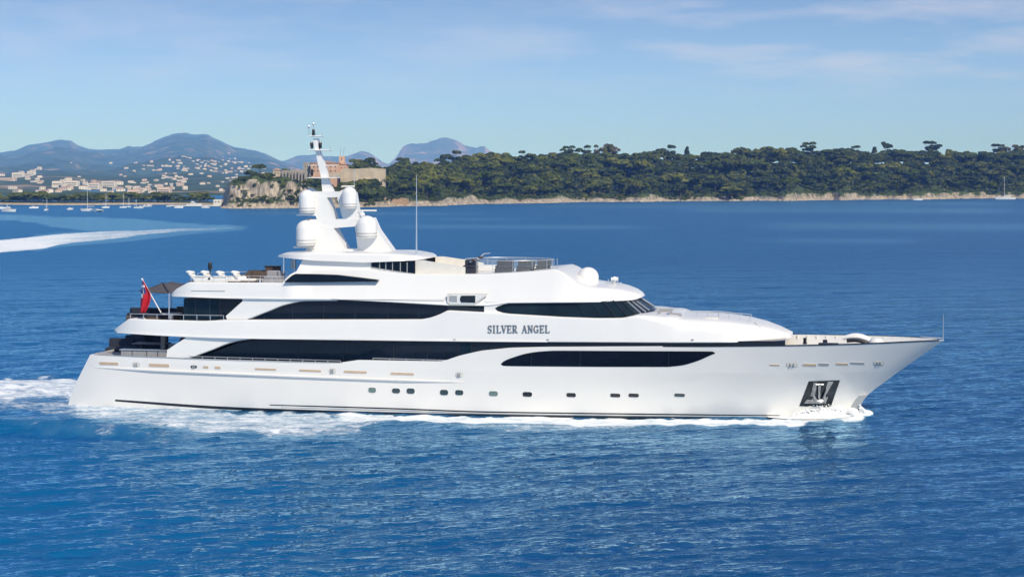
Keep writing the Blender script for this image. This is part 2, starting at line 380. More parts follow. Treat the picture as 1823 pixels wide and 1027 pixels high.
    L.new(dif.outputs[0], mxs.inputs[1]); L.new(glo.outputs[0], mxs.inputs[2]); L.new(mxs.outputs[0], nt.nodes['Material Output'].inputs['Surface'])
    o = fast_grid('water', P, m, True, {'foam': foam, 'calm': calm, 'chop': chop, 'shoal': shoal})
    tag(o, kind='structure'); return o
# ------------------------------------------------------------------ land
def node_rock_green(name, rock, rock2, green, green2, zlo, zhi, scale=0.05, slope=0.62, patch=0.62, crevice_shade=False):
    """ground that is scrub where it is flat and high, bare rock where it is steep or low"""
    m, nt, b = new_mat(name); L = nt.links; N = nt.nodes; inp(b, 'Roughness', 0.95); inp(b, 'Specular IOR Level', 0.1)
    geo = N.new('ShaderNodeNewGeometry'); sp = N.new('ShaderNodeSeparateXYZ'); L.new(geo.outputs['Position'], sp.inputs[0]); sn = N.new('ShaderNodeSeparateXYZ'); L.new(geo.outputs['True Normal'], sn.inputs[0])
    def noise(sc, det=5, stretch=None):
        n = N.new('ShaderNodeTexNoise'); n.inputs['Scale'].default_value = sc; n.inputs['Detail'].default_value = det; n.inputs['Roughness'].default_value = 0.6
        mp = N.new('ShaderNodeMapping'); mp.inputs['Scale'].default_value = stretch or (1, 1, 1); L.new(geo.outputs['Position'], mp.inputs[0]); L.new(mp.outputs[0], n.inputs['Vector']); return n.outputs[0]
    def mix(f, a, c):
        x = N.new('ShaderNodeMix'); x.data_type = 'RGBA'; L.new(f, x.inputs[0])
        for i, q in ((6, a), (7, c)):
            if isinstance(q, tuple): x.inputs[i].default_value = (*q, 1)
            else: L.new(q, x.inputs[i])
        return x.outputs[2]
    def mr(a, lo, hi):
        x = N.new('ShaderNodeMapRange'); x.inputs[1].default_value = lo; x.inputs[2].default_value = hi; L.new(a, x.inputs[0]); return x.outputs[0]
    def mt(op, a, c):
        x = N.new('ShaderNodeMath'); x.operation = op
        for i, q in enumerate((a, c)):
            if isinstance(q, (int, float)): x.inputs[i].default_value = q
            else: L.new(q, x.inputs[i])
        return x.outputs[0]
    rk = mix(mr(noise(scale*3, 6, (1, 1, 0.25) if crevice_shade else None), 0.35, 0.65), rock, rock2)
    gr = mix(mr(noise(scale*1.5), 0.3, 0.7), green, green2)
    steep = mr(mt('ADD', sn.outputs[2], mt('MULTIPLY', mt('SUBTRACT', noise(scale*2), 0.5), 0.5)), slope+0.1, slope-0.1)
    low = mr(mt('ADD', sp.outputs[2], mt('MULTIPLY', mt('SUBTRACT', noise(scale*2.5), 0.5), (zhi-zlo)*1.2)), zhi, zlo)
    pt = mr(noise(scale*0.6), patch, patch+0.08)
    rf = mt('MAXIMUM', mt('MAXIMUM', steep, low), pt)
    L.new(mix(rf, gr, rk), b.inputs['Base Color'])
    bp = N.new('ShaderNodeBump'); bp.inputs['Strength'].default_value = 0.9; bp.inputs['Distance'].default_value = 0.12/scale*0.3; L.new(noise(scale*4, 6), bp.inputs['Height']); L.new(bp.outputs[0], b.inputs['Normal'])
    return m

# island shore row in the photo, skyline row of its ground
SH_X = [393, 410, 440, 500, 560, 640, 700, 750, 820, 900, 1000, 1150, 1300, 1500, 1680, 1823, 2300, 2900]
SH_Y = [371, 371.5, 371.5, 371, 370.5, 369.5, 368, 367, 365, 363, 361, 359, 358, 356.5, 354.5, 353.5, 352, 352]
GR_X = [393, 408, 440, 480, 540, 620, 680, 740, 800, 880, 950, 1050, 1120, 1250, 1380, 1500, 1600, 1700, 1823, 2300, 2900]
GR_Y = [360, 326, 318, 316, 316, 320, 318, 315, 312, 298, 303, 293, 300, 299, 290, 292, 291, 293, 292, 300, 330]
CL_X = [393, 400, 412, 440, 490, 540, 566, 590, 620, 660, 700, 730, 800, 900, 1100, 1240, 1350, 1480, 1600, 1800, 2900]
CL_H = [1.0, 4.5, 14.5, 16.5, 16.0, 15.0, 12.0, 7.0, 4.0, 2.8, 4.4, 4.4, 4.8, 3.8, 3.0, 4.6, 4.2, 6.0, 5.0, 6.2, 4.0]
def shoreY(px):
    w = sstep(660, 740, px); return F*CAMH/(pchip(SH_X, SH_Y, px)+w*2.6*(fbm(np.asarray(px, float)/48.0+7, 0.5+0*np.asarray(px, float), 3)-0.5)-HOR)
def tmin(px): return 6+26*float(cliffk(np.array(float(px))))
def cliffk(px): return np.clip(2.1*fbm(px/30.0+3, 0.3+0*px, 3)-0.45, 0.05, 1.25)
def island_z(px, t):
    """height of island ground, t metres behind its shore along the sight line"""
    D0 = shoreY(px); Dp = D0+230
    zt = CAMH+(HOR-pchip(GR_X, GR_Y, px))*Dp/F
    ch = pchip(CL_X, CL_H, px)
    ch = np.where(px > 690, np.minimum(ch*(0.15+1.2*cliffk(px)), 5.6), ch)
    x = (px-CX)/F*(D0+t)
    rag = fbm(x/14+3, (D0+t)/14, 4)
    groove = 1-np.abs(2*fbm(x/5.5+30, (D0+t)/60, 3)-1)
    tc_ = t+(rag-0.5)*16-np.where(ch > 7, 9.0, 3.0)*(groove-0.75)
    cliff = ch*(0.30*sstep(0, 5, tc_)+0.70*sstep(8, 15, tc_))*(0.72+0.55*fbm(x/9, (D0+t)/11, 3))
    s = sstep(0, 1, np.clip((t-18)/212, 0, 1))**0.8
    z = np.maximum(cliff, cliff*(1-s)+zt*s)
    z = z+1.2*(fbm(x/30, (D0+t)/30, 4)-0.5)*sstep(20, 60, t)-1.6*(1-sstep(-6, 1, tc_))
    return z*(1-0.35*sstep(300, 640, t))
def build_island():
    px = np.concatenate([np.arange(393, 1840, 1.9), np.arange(1845, 2900, 12)])
    t = np.concatenate([np.arange(-8, 34, 1.25), np.arange(35, 240, 6), np.array([260, 300, 360, 430, 520, 640])])
    PXg, T = np.meshgrid(px, t)
    D = shoreY(PXg)+T; Z = island_z(PXg, T)
    endf = sstep(393, 402, PXg); Z = Z*endf-1.5*(1-endf)
    P = np.stack([(PXg-CX)/F*D, D, Z], 2)
    m = node_rock_green('island_ground', (0.52, 0.44, 0.34), (0.15, 0.13, 0.11), (0.035, 0.06, 0.018), (0.08, 0.10, 0.03), 2.2, 3.6, scale=0.11, slope=0.50, patch=0.9, crevice_shade=True)  # streaked dark tone paints the shade of the cliff's vertical crevices
    tag(fast_grid('island_terrain', P, m, False), kind='structure')

def island_pt(px, t): 
    D = float(shoreY(px))+t; return Vector(((px-CX)/F*D, D, float(island_z(np.array(float(px)), np.array(float(t))))))

# ---- spit of low land behind the anchorage
SPX = [-700, 0, 30, 120, 250, 330, 400, 440]
SPY = [362, 364.5, 364.8, 365.5, 364.5, 364.5, 366, 367]
def spit_pt(px, t):
    D = F*CAMH/(float(pchip(SPX, SPY, px))-HOR)+t
    z = -0.5+1.9*float(sstep(0, 8, t))
    return Vector(((px-CX)/F*D, D, z))
def build_spit():
    px = np.arange(-700, 440, 6.0); t = np.array([-6, -2, 0, 2, 5, 8, 20, 50, 90, 110.0])
    PXg, T = np.meshgrid(px, t); D = F*CAMH/(pchip(SPX, SPY, PXg)-HOR)+T
    Z = (-0.5+1.9*sstep(0, 8, T)+0.5*(fbm(PXg/9, T/9, 3)-0.5))*(1-sstep(90, 110, T)*1.6)*(1-sstep(425, 440, PXg)*1.5)
    P = np.stack([(PXg-CX)/F*D, D, Z], 2)
    m = node_rock_green('spit_ground', (0.50, 0.42, 0.32), (0.36, 0.29, 0.2), (0.06, 0.08, 0.03), (0.09, 0.1, 0.04), 0.8, 1.4, scale=0.12, patch=0.9)
    tag(fast_grid('spit_terrain', P, m, True), kind='structure')

# ---- mainland hills
HILLS = {}
def hill(name, sil, Dn, Dr, x0, x1, mat_, amp, seed, conc=1.0, step=3.0, nrow=150):
    xs, ys = [s[0] for s in sil], [s[1] for s in sil]
    def Zf(px, D):
        ys_ = pchip(xs, ys, px); Zr = CAMH+(HOR-ys_)*Dr/F
        t = (D-Dn)/(Dr-Dn); X = (px-CX)/F*D*0.5; D = D*0.5
        tt = np.clip(t, 0, 1)
        g = 0.30*tt+0.70*tt**(1.6*conc)
        nz = fbm(X/520+seed, D/620, 5, 0.55)-0.5
        rid = 1-np.abs(2*fbm(X/260+seed*2, D/700+5, 4, 0.55)-1)
        z = Zr*g+amp*(nz*1.6+(rid-0.8)*1.1)*np.sin(np.pi*np.clip(tt, 0, 1))**0.8*(0.25+tt)
        z = z+amp*0.30*(fbm(X/60+seed, D/160, 4)-0.5)*sstep(0.3, 1.0, tt)
        back = np.clip(t-1, 0, 1); z = z*(1-back*1.4)
        z = np.where(t < 0.02, z-4*(0.02-t)*50, z)
        return z
    px = np.arange(x0, x1, step); D = np.concatenate([Dn-60+(Dr-Dn+60)*np.linspace(0, 1, nrow)**1.25, Dr+np.array([120, 350, 700, 1200.0])])
    PXg, DD = np.meshgrid(px, D); Z = Zf(PXg, DD)
    # keep every slope below the sight line to the ridge
    ridge = CAMH+(HOR-pchip(xs, ys, PXg))*DD/F
    Z = np.where(DD <= Dr, np.minimum(Z, np.maximum(ridge-0.002*np.abs(Dr-DD)-(11 if seed < 2 else 26)*(fbm(PXg/9.0+seed*3, 0*PXg, 4)-0.42), -2)), Z)
    P = np.stack([(PXg-CX)/F*DD, DD, Z], 2)
    tag(fast_grid(name, P, mat_, True), kind='structure')
    HILLS[name] = (px, D, Z)
def hill_hit(name, px, py):
    """first point of the hill under a photo position"""
    pxs, D, Z = HILLS[name]; i = int(np.clip(np.searchsorted(pxs, px), 0, len(pxs)-1)); col = Z[:, i]
    rows = HOR-(col-CAMH)/D*F
    for k in range(len(D)-5):
        if rows[k] <= py: return Vector(((px-CX)/F*D[k], D[k], col[k]))
    return None
def build_hills():
    mh = node_rock_green('hill_scrub', (0.42, 0.29, 0.21), (0.26, 0.20, 0.15), (0.022, 0.052, 0.032), (0.080, 0.115, 0.055), -10, -6, scale=0.008, slope=0.80, patch=0.585)
    mf = node_rock_green('far_hill_rock', (0.42, 0.27, 0.24), (0.26, 0.19, 0.17), (0.04, 0.06, 0.045), (0.09, 0.11, 0.07), -10, -6, scale=0.006, slope=0.86, patch=0.56)
    hill('coastal_hills', [(-700, 262), (-300, 258), (-120, 268), (0, 271), (25, 268), (51, 258), (86, 253), (101, 249), (122, 250), (142, 260), (165, 265.5), (205, 266), (221, 263), (229, 260), (236, 262), (253, 260.5), (278, 250), (304, 240), (327, 236.5), (347, 240), (365, 238), (380, 245), (400, 254), (417, 261), (452, 267), (485, 280), (530, 296), (600, 312), (700, 318)], 1700, 15000, -700, 700, mh, 125, 1.0, 1.35)
    hill('middle_ridge', [(430, 312), (480, 292), (509, 284), (534, 276.6), (555, 275), (577, 277), (600, 279), (617, 278), (630, 272), (643, 268.5), (652, 270), (661, 274), (672, 282), (700, 296), (760, 318)], 12500, 17000, 430, 760, mf, 130, 4.0)
    hill('far_peak', [(660, 312), (690, 292), (709, 274), (714, 266), (721, 259), (735, 254.5), (757, 254), (775, 248), (790, 244), (809, 247.5), (833, 260), (847, 262.5), (861, 260), (872, 269), (900, 284), (960, 312)], 13500, 18000, 660, 960, mf, 150, 7.0)

# ------------------------------------------------------------------ trees
def foliage_mat(name, c1, c2, c3, objvar=True):
    m, nt, b = new_mat(name); L = nt.links; N = nt.nodes; inp(b, 'Roughness', 0.85); inp(b, 'Specular IOR Level', 0.15)
    geo = N.new('ShaderNodeNewGeometry'); n = N.new('ShaderNodeTexNoise'); n.inputs['Scale'].default_value = 0.16; n.inputs['Detail'].default_value = 3; L.new(geo.outputs['Position'], n.inputs['Vector'])
    oi = N.new('ShaderNodeObjectInfo')
    ad = N.new('ShaderNodeMath'); ad.operation = 'MULTIPLY_ADD'; L.new(oi.outputs['Random'], ad.inputs[0]); ad.inputs[1].default_value = 0.55 if objvar else 0.0; L.new(n.outputs[0], ad.inputs[2])
    mr = N.new('ShaderNodeMapRange'); L.new(ad.outputs[0], mr.inputs[0]); mr.inputs[1].default_value = 0.35; mr.inputs[2].default_value = 0.35+(0.85 if objvar else 0.35)
    r = N.new('ShaderNodeValToRGB'); L.new(mr.outputs[0], r.inputs[0]); e = r.color_ramp.elements
    e[0].position = 0; e[0].color = (*c1, 1); e[1].position = 1; e[1].color = (*c3, 1); k = e.new(0.5); k.color = (*c2, 1)
    L.new(r.outputs[0], b.inputs['Base Color']); return m
M['pine'] = foliage_mat('pine_foliage', (0.026, 0.042, 0.012), (0.078, 0.102, 0.016), (0.185, 0.185, 0.028))
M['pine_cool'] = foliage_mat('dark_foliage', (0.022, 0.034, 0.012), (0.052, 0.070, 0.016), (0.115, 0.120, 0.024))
M['wood'] = foliage_mat('woodland_foliage', (0.018, 0.028, 0.010), (0.052, 0.070, 0.014), (0.14, 0.145, 0.022), objvar=False)
M['dry'] = foliage_mat('dry_foliage', (0.07, 0.075, 0.05), (0.11, 0.10, 0.06), (0.16, 0.13, 0.08))
M['bark'] = mat('grey_bark', (0.20, 0.15, 0.11), 0.9, var=0.4, vscale=1.0)

def crown_arrays(rng, kind, n_clump, per, leaf):
    """leaf-card crown of unit-ish size in metres: returns verts (n*4,3)"""
    V = []
    for c in range(n_clump):
        if kind == 'umbrella':
            a = rng.random()*6.28; r = 4.3*math.sqrt(rng.random()); cen = np.array([r*math.cos(a), r*math.sin(a), 8.2+1.2*(1-(r/4.6)**2)+rng.normal()*0.45]); rad = np.array([1.9, 1.9, 0.95])*(0.7+0.55*rng.random())
        elif kind == 'round':
            d = rng.normal(size=3); d /= np.linalg.norm(d); d[2] = abs(d[2])*1.1-0.15; cen = np.array([0, 0, 5.4])+d*np.array([3.0, 3.0, 2.9])*(0.35+0.65*rng.random()); rad = np.array([1.8, 1.8, 1.35])*(0.65+0.55*rng.random())
        elif kind == 'tall':
            h = rng.random(); a = rng.random()*6.28; r = (1.0-h)*2.0+0.7; cen = np.array([r*math.cos(a)*0.7, r*math.sin(a)*0.7, 3.5+h*9.5]); rad = np.array([1.25, 1.25, 1.1])*(0.7+0.5*rng.random())
        else:  # ragged
            a = rng.random()*6.28; r = 3.8*math.sqrt(rng.random()); cen = np.array([r*math.cos(a), r*math.sin(a), 5.5+rng.random()*6.0]); rad = np.array([1.3, 1.3, 0.75])*(0.6+0.6*rng.random())
        d = rng.normal(size=(per, 3)); d /= np.linalg.norm(d, axis=1)[:, None]; d[:, 2] = np.where(d[:, 2] < -0.3, -d[:, 2], d[:, 2])
        p = cen+d*rad*(0.72+0.34*rng.random((per, 1)))
        nrm_ = d+rng.normal(size=(per, 3))*0.42; nrm_ /= np.linalg.norm(nrm_, axis=1)[:, None]
        t1 = np.cross(nrm_, rng.normal(size=(per, 3))); t1 /= np.linalg.norm(t1, axis=1)[:, None]; t2 = np.cross(nrm_, t1)
        s = leaf*(0.6+0.8*rng.random((per, 1)))
        q = np.stack([p-t1*s-t2*s*.7, p+t1*s-t2*s*.7, p+t1*s*.8+t2*s*.7, p-t1*s*.8+t2*s*.7], 1)
        V.append(q.reshape(-1, 3))
    return np.concatenate(V)
def quads_mesh(name, V, mat_):
    n = len(V)//4; me = bpy.data.meshes.new(name); me.vertices.add(len(V)); me.vertices.foreach_set('co', V.reshape(-1).astype(np.float32))
    me.loops.add(len(V)); me.loops.foreach_set('vertex_index', np.arange(len(V), dtype=np.int32))
    me.polygons.add(n); me.polygons.foreach_set('loop_start', np.arange(0, len(V), 4, dtype=np.int32)); me.update(); me.materials.append(mat_); return me
def trunk_mesh(rng, kind):
    b = MB(); top = {'umbrella': 8.2, 'round': 4.6, 'tall': 11.5, 'ragged': 10.5}[kind]
    lean = rng.normal()*0.5
    b.tube([(0, 0, -0.5), (lean*.3, 0, top*.4), (lean, 0.2, top)], [0.34, 0.25, 0.10], 6)
    for k in range(5):
        a = k*1.26+rng.random(); z = top*(0.45+0.1*k); r = 2.6 if kind != 'tall' else 1.2
        b.tube([(lean*.6, 0, z), (lean*.6+r*.5*math.cos(a), r*.5*math.sin(a), z+0.8), (lean*.6+r*math.cos(a), r*math.sin(a), z+1.3)], [0.13, 0.09, 0.04], 5)
    return b
PROTO = {}
def make_protos():
    for kind, cnt in (('umbrella', 4), ('round', 4), ('tall', 1), ('ragged', 2)):
        for k in range(cnt):
            rng = np.random.default_rng(100+k+hash(kind) % 1 + len(kind)*7)
            nc = {'umbrella': 15, 'round': 16, 'tall': 20, 'ragged': 17}[kind]
            V = crown_arrays(rng, kind, nc, 84, 0.42)
            tb = trunk_mesh(rng, kind); tm = obj_mesh('trunk', tb.v, tb.f, M['bark'], None, 60); me = tm.data; bpy.data.objects.remove(tm)
            PROTO[(kind, k)] = (V, me, {})
def tree(kind, k, loc, sc, mat_, label, cat, group, name):
    V, tme, cache = PROTO[(kind, k)]
    if mat_.name not in cache: cache[mat_.name] = quads_mesh('crown', V, mat_)
    r = empty(name, loc, random.random()*6.28); r.scale = (sc[0], sc[0], sc[1])
    c = bpy.data.objects.new('crown', cache[mat_.name]); COL.objects.link(c); c.parent = r
    t = bpy.data.objects.new('trunk', tme); COL.objects.link(t); t.parent = r
    tag(r, label, cat, group); return r
def build_trees():
    make_protos(); rng = np.random.default_rng(21)
    zones = [(560, 700, 'beside and below the fort'), (700, 860, 'right of the fort under the far peak'), (860, 1060, 'on the left middle of the island wood'),
             (1060, 1300, 'on the middle of the island wood'), (1300, 1560, 'on the right middle of the island wood'), (1560, 1840, 'at the right end of the island behind the sailboat')]
    zone = lambda px: next((z[2] for z in zones if z[0] <= px < z[1]), 'on top of the cliff below the fort')
    cnt = 0
    # skyline trees first, then a scatter down the slope
    spots = []
    px = 640.0
    while px < 1835: spots.append((px, 228+rng.random()*14, 'sky')); px += 13+rng.random()*8
    for k in range(205):
        px = 640+rng.random()*1195; t = tmin(px)+8+195*rng.random()**1.15; spots.append((px, t, 'slope'))
    for (px, t, w) in spots:
        kind = 'umbrella' if rng.random() < 0.55 else 'round'
        if w == 'sky' and rng.random() < 0.33: kind = 'ragged'
        k = int(rng.integers(0, 4)) if kind != 'ragged' else int(rng.integers(0, 2))
        s = (0.95+0.55*rng.random()) * (1.15 if px > 1100 else 1.0)
        if t < 60: s *= 0.8
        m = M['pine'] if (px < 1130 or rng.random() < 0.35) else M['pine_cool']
        z = zone(px); words = {'umbrella': 'flat-topped umbrella pine', 'round': 'rounded bushy pine', 'ragged': 'thin ragged pine'}[kind]
        place = 'on the skyline ' if w == 'sky' else ('near the shore ' if t < 60 else 'on the slope ')
        p = island_pt(px, t)
        # stay clear of the fort and the pale wall
        if px < 690 and 80 < t < 125: continue
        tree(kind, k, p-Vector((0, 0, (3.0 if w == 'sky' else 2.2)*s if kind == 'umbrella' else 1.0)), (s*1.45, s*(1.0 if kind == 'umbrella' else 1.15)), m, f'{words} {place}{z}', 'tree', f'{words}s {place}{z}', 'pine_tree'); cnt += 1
    # named single trees on the skyline
    for (px, ytop, kind, k, s, m, lab) in ((1090, 253, 'ragged', 0, 1.45, 'dry', 'tallest dry ragged tree on the skyline, wide grey brown crown'),
            (1064, 259, 'ragged', 1, 1.1, 'dry', 'thin dry tree on the skyline just left of the tallest one'),
            (1223, 262, 'tall', 0, 0.95, 'pine_cool', 'lone pointed conifer poking above the skyline of the wood'),
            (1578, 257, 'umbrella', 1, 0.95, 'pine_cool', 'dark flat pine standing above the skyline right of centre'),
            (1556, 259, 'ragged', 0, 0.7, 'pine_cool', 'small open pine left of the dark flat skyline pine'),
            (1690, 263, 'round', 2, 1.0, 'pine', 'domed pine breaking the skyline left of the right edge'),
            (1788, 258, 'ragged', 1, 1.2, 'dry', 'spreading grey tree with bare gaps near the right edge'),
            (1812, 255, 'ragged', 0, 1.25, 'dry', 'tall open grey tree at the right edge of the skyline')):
        p = island_pt(px, 232); D = p.y; htop = CAMH+(HOR-ytop)*D/F-p.z; H = {'ragged': 11.8, 'tall': 13.6, 'umbrella': 10.0, 'round': 9.6}[kind]
        tree(kind, k, p, (s*1.1, max(0.7, htop/H)), M[m], lab, 'tree', None, 'pine_tree' if m != 'dry' else 'bare_tree')
    # cliff top and fort trees
    for i, (px, t, s, kind) in enumerate(((430, 30, .62, 'round'), (446, 34, .8, 'umbrella'), (462, 44, .85, 'umbrella'), (474, 52, .8, 'round'), (420, 26, .42, 'round'), (512, 92, .72, 'umbrella'), (526, 95, .68, 'umbrella'), (436, 20, .5, 'round'), (486, 26, .45, 'round'),
            (452, 10, .34, 'round'), (465, 7, .36, 'round'), (505, 9, .42, 'round'), (518, 6, .5, 'round'), (528, 11, .55, 'round'), (545, 14, .5, 'round'), (553, 28, .6, 'round'), (566, 26, .62, 'umbrella'), (580, 30, .6, 'round'), (594, 36, .62, 'round'), (608, 40, .6, 'umbrella'), (622, 34, .62, 'round'), (638, 30, .7, 'umbrella'), (650, 52, .7, 'round'), (664, 46, .74, 'umbrella'), (680, 54, .74, 'round'), (632, 66, .6, 'round'), (646, 74, .62, 'round'), (692, 80, .8, 'umbrella'), (576, 12, .5, 'round'), (600, 16, .55, 'round'), (618, 14, .5, 'round'))):
        p = island_pt(px, t); wd = 'round shrub-like tree' if kind == 'round' else 'small flat-topped pine'
        where = 'on the cliff top left of the ruined wall' if px < 500 and t > 15 else ('clinging to the face of the pale cliff' if px < 560 and t < 16 else ('behind the grey ruined wall' if px < 530 else 'on the bank below the orange fort'))
        tree(kind, i % 4, p-Vector((0, 0, 0.8)), (s*1.05, s), M['pine'], f'{wd} {where}', 'tree', f'{wd}s {where}', 'pine_tree')
    for i, (px, t, s) in enumerate(((612, 74, .95), (622, 70, 1.05), (633, 76, 1.0), (644, 72, 1.1), (655, 75, 1.25), (664, 70, 1.45), (674, 76, 1.7), (683, 72, 1.9), (690, 78, 2.0))):
        p = island_pt(px, t); top_z = CAMH+(HOR-(322-12*i/8))*p.y/F; s_ = max(.5, (top_z-p.z)/9.6)
        tree('round', i % 4, p, (s_*1.3, s_), M['pine'], 'bushy pine standing below the long pale rampart', 'tree', 'bushy pines below the pale rampart', 'pine_tree')
    # spit trees
    for i in range(84):
        px = -6+i*4.4+rng.normal()*2
        if px > 340: px = 340+(px-340)*1.6
        if px > 394: break
        t = 16+50*rng.random(); s = 0.80+0.30*rng.random()
        if 35 < px < 80: s *= 1.3
        if 300 < px < 345: s *= 0.6
        if 345 < px < 392: s *= 1.1
        p = spit_pt(px, t); kind = 'round' if rng.random() < 0.75 else 'umbrella'
        wd = 'low green shade tree' if kind == 'round' else 'low flat pine'
        zn = 'at the left end of the sand spit' if px < 90 else ('along the middle of the sand spit' if px < 240 else 'at the right end of the sand spit')
        tree(kind, i % 4, p-Vector((0, 0, 2.4*s)), (s*1.35, s*0.82), M['pine'], f'{wd} {zn}', 'tree', f'{wd}s {zn}', 'spit_tree')
    # the rest of the wood as one mass
    Vs = []
    lowp = [crown_arrays(np.random.default_rng(300+k), 'umbrella' if k % 2 else 'round', 12, 26, 0.78) for k in range(6)]
    for k in range(1750):
        px = 632+rng.random()*(1230 if k < 1550 else 2000); 
        if k < 1550: t = tmin(px)+3+250*rng.random()
        else: t = 16+300*rng.random()
        if px < 690 and 80 < t < 125: continue
        p = island_pt(px, t); s = (0.75+0.6*rng.random())*(0.62 if t < 45 else 1.0)*(1.1 if t > 222 else 1.0); a = rng.random()*6.28
        R = np.array([[math.cos(a), -math.sin(a), 0], [math.sin(a), math.cos(a), 0], [0, 0, 1]])
        Vs.append(lowp[k % 6]@R.T*s+np.array([p.x, p.y, p.z-(4.5*s if k % 2 else 2.4*s)]))
    for k in range(190):
        px = 690+6.4*k+rng.normal()*2; p = island_pt(px, 226+20*rng.random()); s = 0.85+0.3*rng.random()
        Vs.append(lowp[(k*2) % 6]*np.array([s*1.3, s, s*0.75])+np.array([p.x, p.y, p.z-1.5*s]))
    o = bpy.data.objects.new('woodland', quads_mesh('woodland', np.concatenate(Vs), M['wood'])); COL.objects.link(o)
    tag(o, 'dense dark green wood filling the island between the nearer pines', 'woodland', kind='stuff')
    Vs = []
    for k in range(420):
        px = 440+rng.random()*215; t = 30+72*rng.random(); p = island_pt(px, t); s = 0.26+0.24*rng.random()
        Vs.append(lowp[k % 6]*s*np.array([1.3, 1.3, 0.8])+np.array([p.x, p.y, p.z-1.0*s*3]))
    for k in range(70):
        px = 404+rng.random()*165; t = 2+14*rng.random(); p = island_pt(px, t); s = 0.14+0.22*rng.random()
        Vs.append(lowp[k % 6]*s*np.array([1.2, 1.2, 1.0])+np.array([p.x, p.y-1.0, p.z-1.0*s*3]))
    o2 = bpy.data.objects.new('cliff_scrub', quads_mesh('cliff_scrub', np.concatenate(Vs), M['pine'])); COL.objects.link(o2); tag(o2, 'low bushes covering the cliff top around the fort', 'scrub', kind='stuff')
    # shore scrub
    Vs = []
    for k in range(520):
        px = 640+rng.random()*1250; t = tmin(px)-4+13*rng.random(); p = island_pt(px, t); s = 0.22+0.2*rng.random()
        Vs.append(lowp[0 if k % 2 else 2][:, :]*s+np.array([p.x, p.y, p.z-0.9*s*3]))
    o = bpy.data.objects.new('shore_scrub', quads_mesh('shore_scrub', np.concatenate(Vs), M['pine'])); COL.objects.link(o)
    tag(o, 'low green scrub along the top of the pale rocky shore', 'scrub', kind='stuff')

# ------------------------------------------------------------------ rocks along the shore
def build_rocks():
    m = mat('shore_rock', (0.55, 0.46, 0.35), 0.95, var=0.45, vscale=0.6, bump=0.6, bscale=1.0); rng = np.random.default_rng(9)
    b = MB()
    for k in range(520):
        px = 396+rng.random()*1440 if k > 120 else 396+rng.random()*170
        p = island_pt(px, -3+rng.random()*8); s = 0.5+1.3*rng.random()**2
        n0 = len(b.v); b.ell((p.x, p.y, max(p.z*0.3, 0.1)+0.1), (s*1.3, s, s*0.8), 7, 4)
        for i in range(n0, len(b.v)):
            v = Vector(b.v[i]); c = Vector((p.x, p.y, 0.3)); b.v[i] = tuple(c+(v-c)*(0.75+0.5*rng.random()))
    tag(b.build('shore_rocks', m, None, 0), 'pale broken rocks scattered along the island waterline', 'rocks', kind='stuff')

# ------------------------------------------------------------------ far buildings
def P3(px, py, D): return Vector(((px-CX)/F*D, D, CAMH+(HOR-py)*D/F))
M['fort_orange'] = mat('orange_render', (0.66, 0.42, 0.29), 0.9, var=0.25, vscale=0.25)
M['fort_tile'] = mat('terracotta_tile', (0.48, 0.31, 0.23), 0.9, var=0.3, vscale=0.5)
M['stone'] = mat('pale_stone', (0.60, 0.50, 0.36), 0.95, var=0.3, vscale=0.25)
M['greystone_and_shade'] = mat('grey_stone_and_fort_shade', (0.40, 0.36, 0.31), 0.95, var=0.35, vscale=0.4)  # grey of the ruins; also paints the fort's shaded left side
M['house'] = mat('cream_house_wall', (0.78, 0.72, 0.62), 0.9)
M['housep'] = mat('pink_house_wall', (0.68, 0.54, 0.45), 0.9)
M['win'] = mat('dark_window', (0.04, 0.05, 0.06), 0.3)
def block(name, D, x0, x1, ytop, ybot, depth, wall, parent, windows=(), roof=None, roofh=0.0, rot=0.0, over=0.5):
    """a building block: facade spans photo columns x0..x1 at distance D, runs back `depth` metres"""
    a = P3(x0, ytop, D); c = P3(x1, ybot, D); w = c.x-a.x; h = a.z-c.z; cx = (a.x+c.x)/2; cy = D+depth/2
    b = MB(); b.box((cx, cy, c.z+h/2-5.0), (w, depth, h+10.0), rot); wall_o = b.build(name, wall, parent, 30)
    if roof:
        r = MB(); W, Dp = w/2+over, depth/2+over; z0 = a.z+0.003
        rid = max(W-Dp, 0.2)
        r.add([(cx-W, cy-Dp, z0), (cx+W, cy-Dp, z0), (cx+W, cy+Dp, z0), (cx-W, cy+Dp, z0), (cx-rid, cy, z0+roofh), (cx+rid, cy, z0+roofh)], [(3, 2, 1, 0), (0, 1, 5, 4), (1, 2, 5), (2, 3, 4, 5), (3, 0, 4)])
        r.build('roof', roof, parent, 0)
    for (wx, wy, ww, wh) in windows:
        q = P3(wx, wy, D); s = D/F; wb = MB(); wb.box((q.x, D-0.02, q.z), (ww*s, 0.3, wh*s)); wb.build('window', M['win'], parent, 0)
    return wall_o
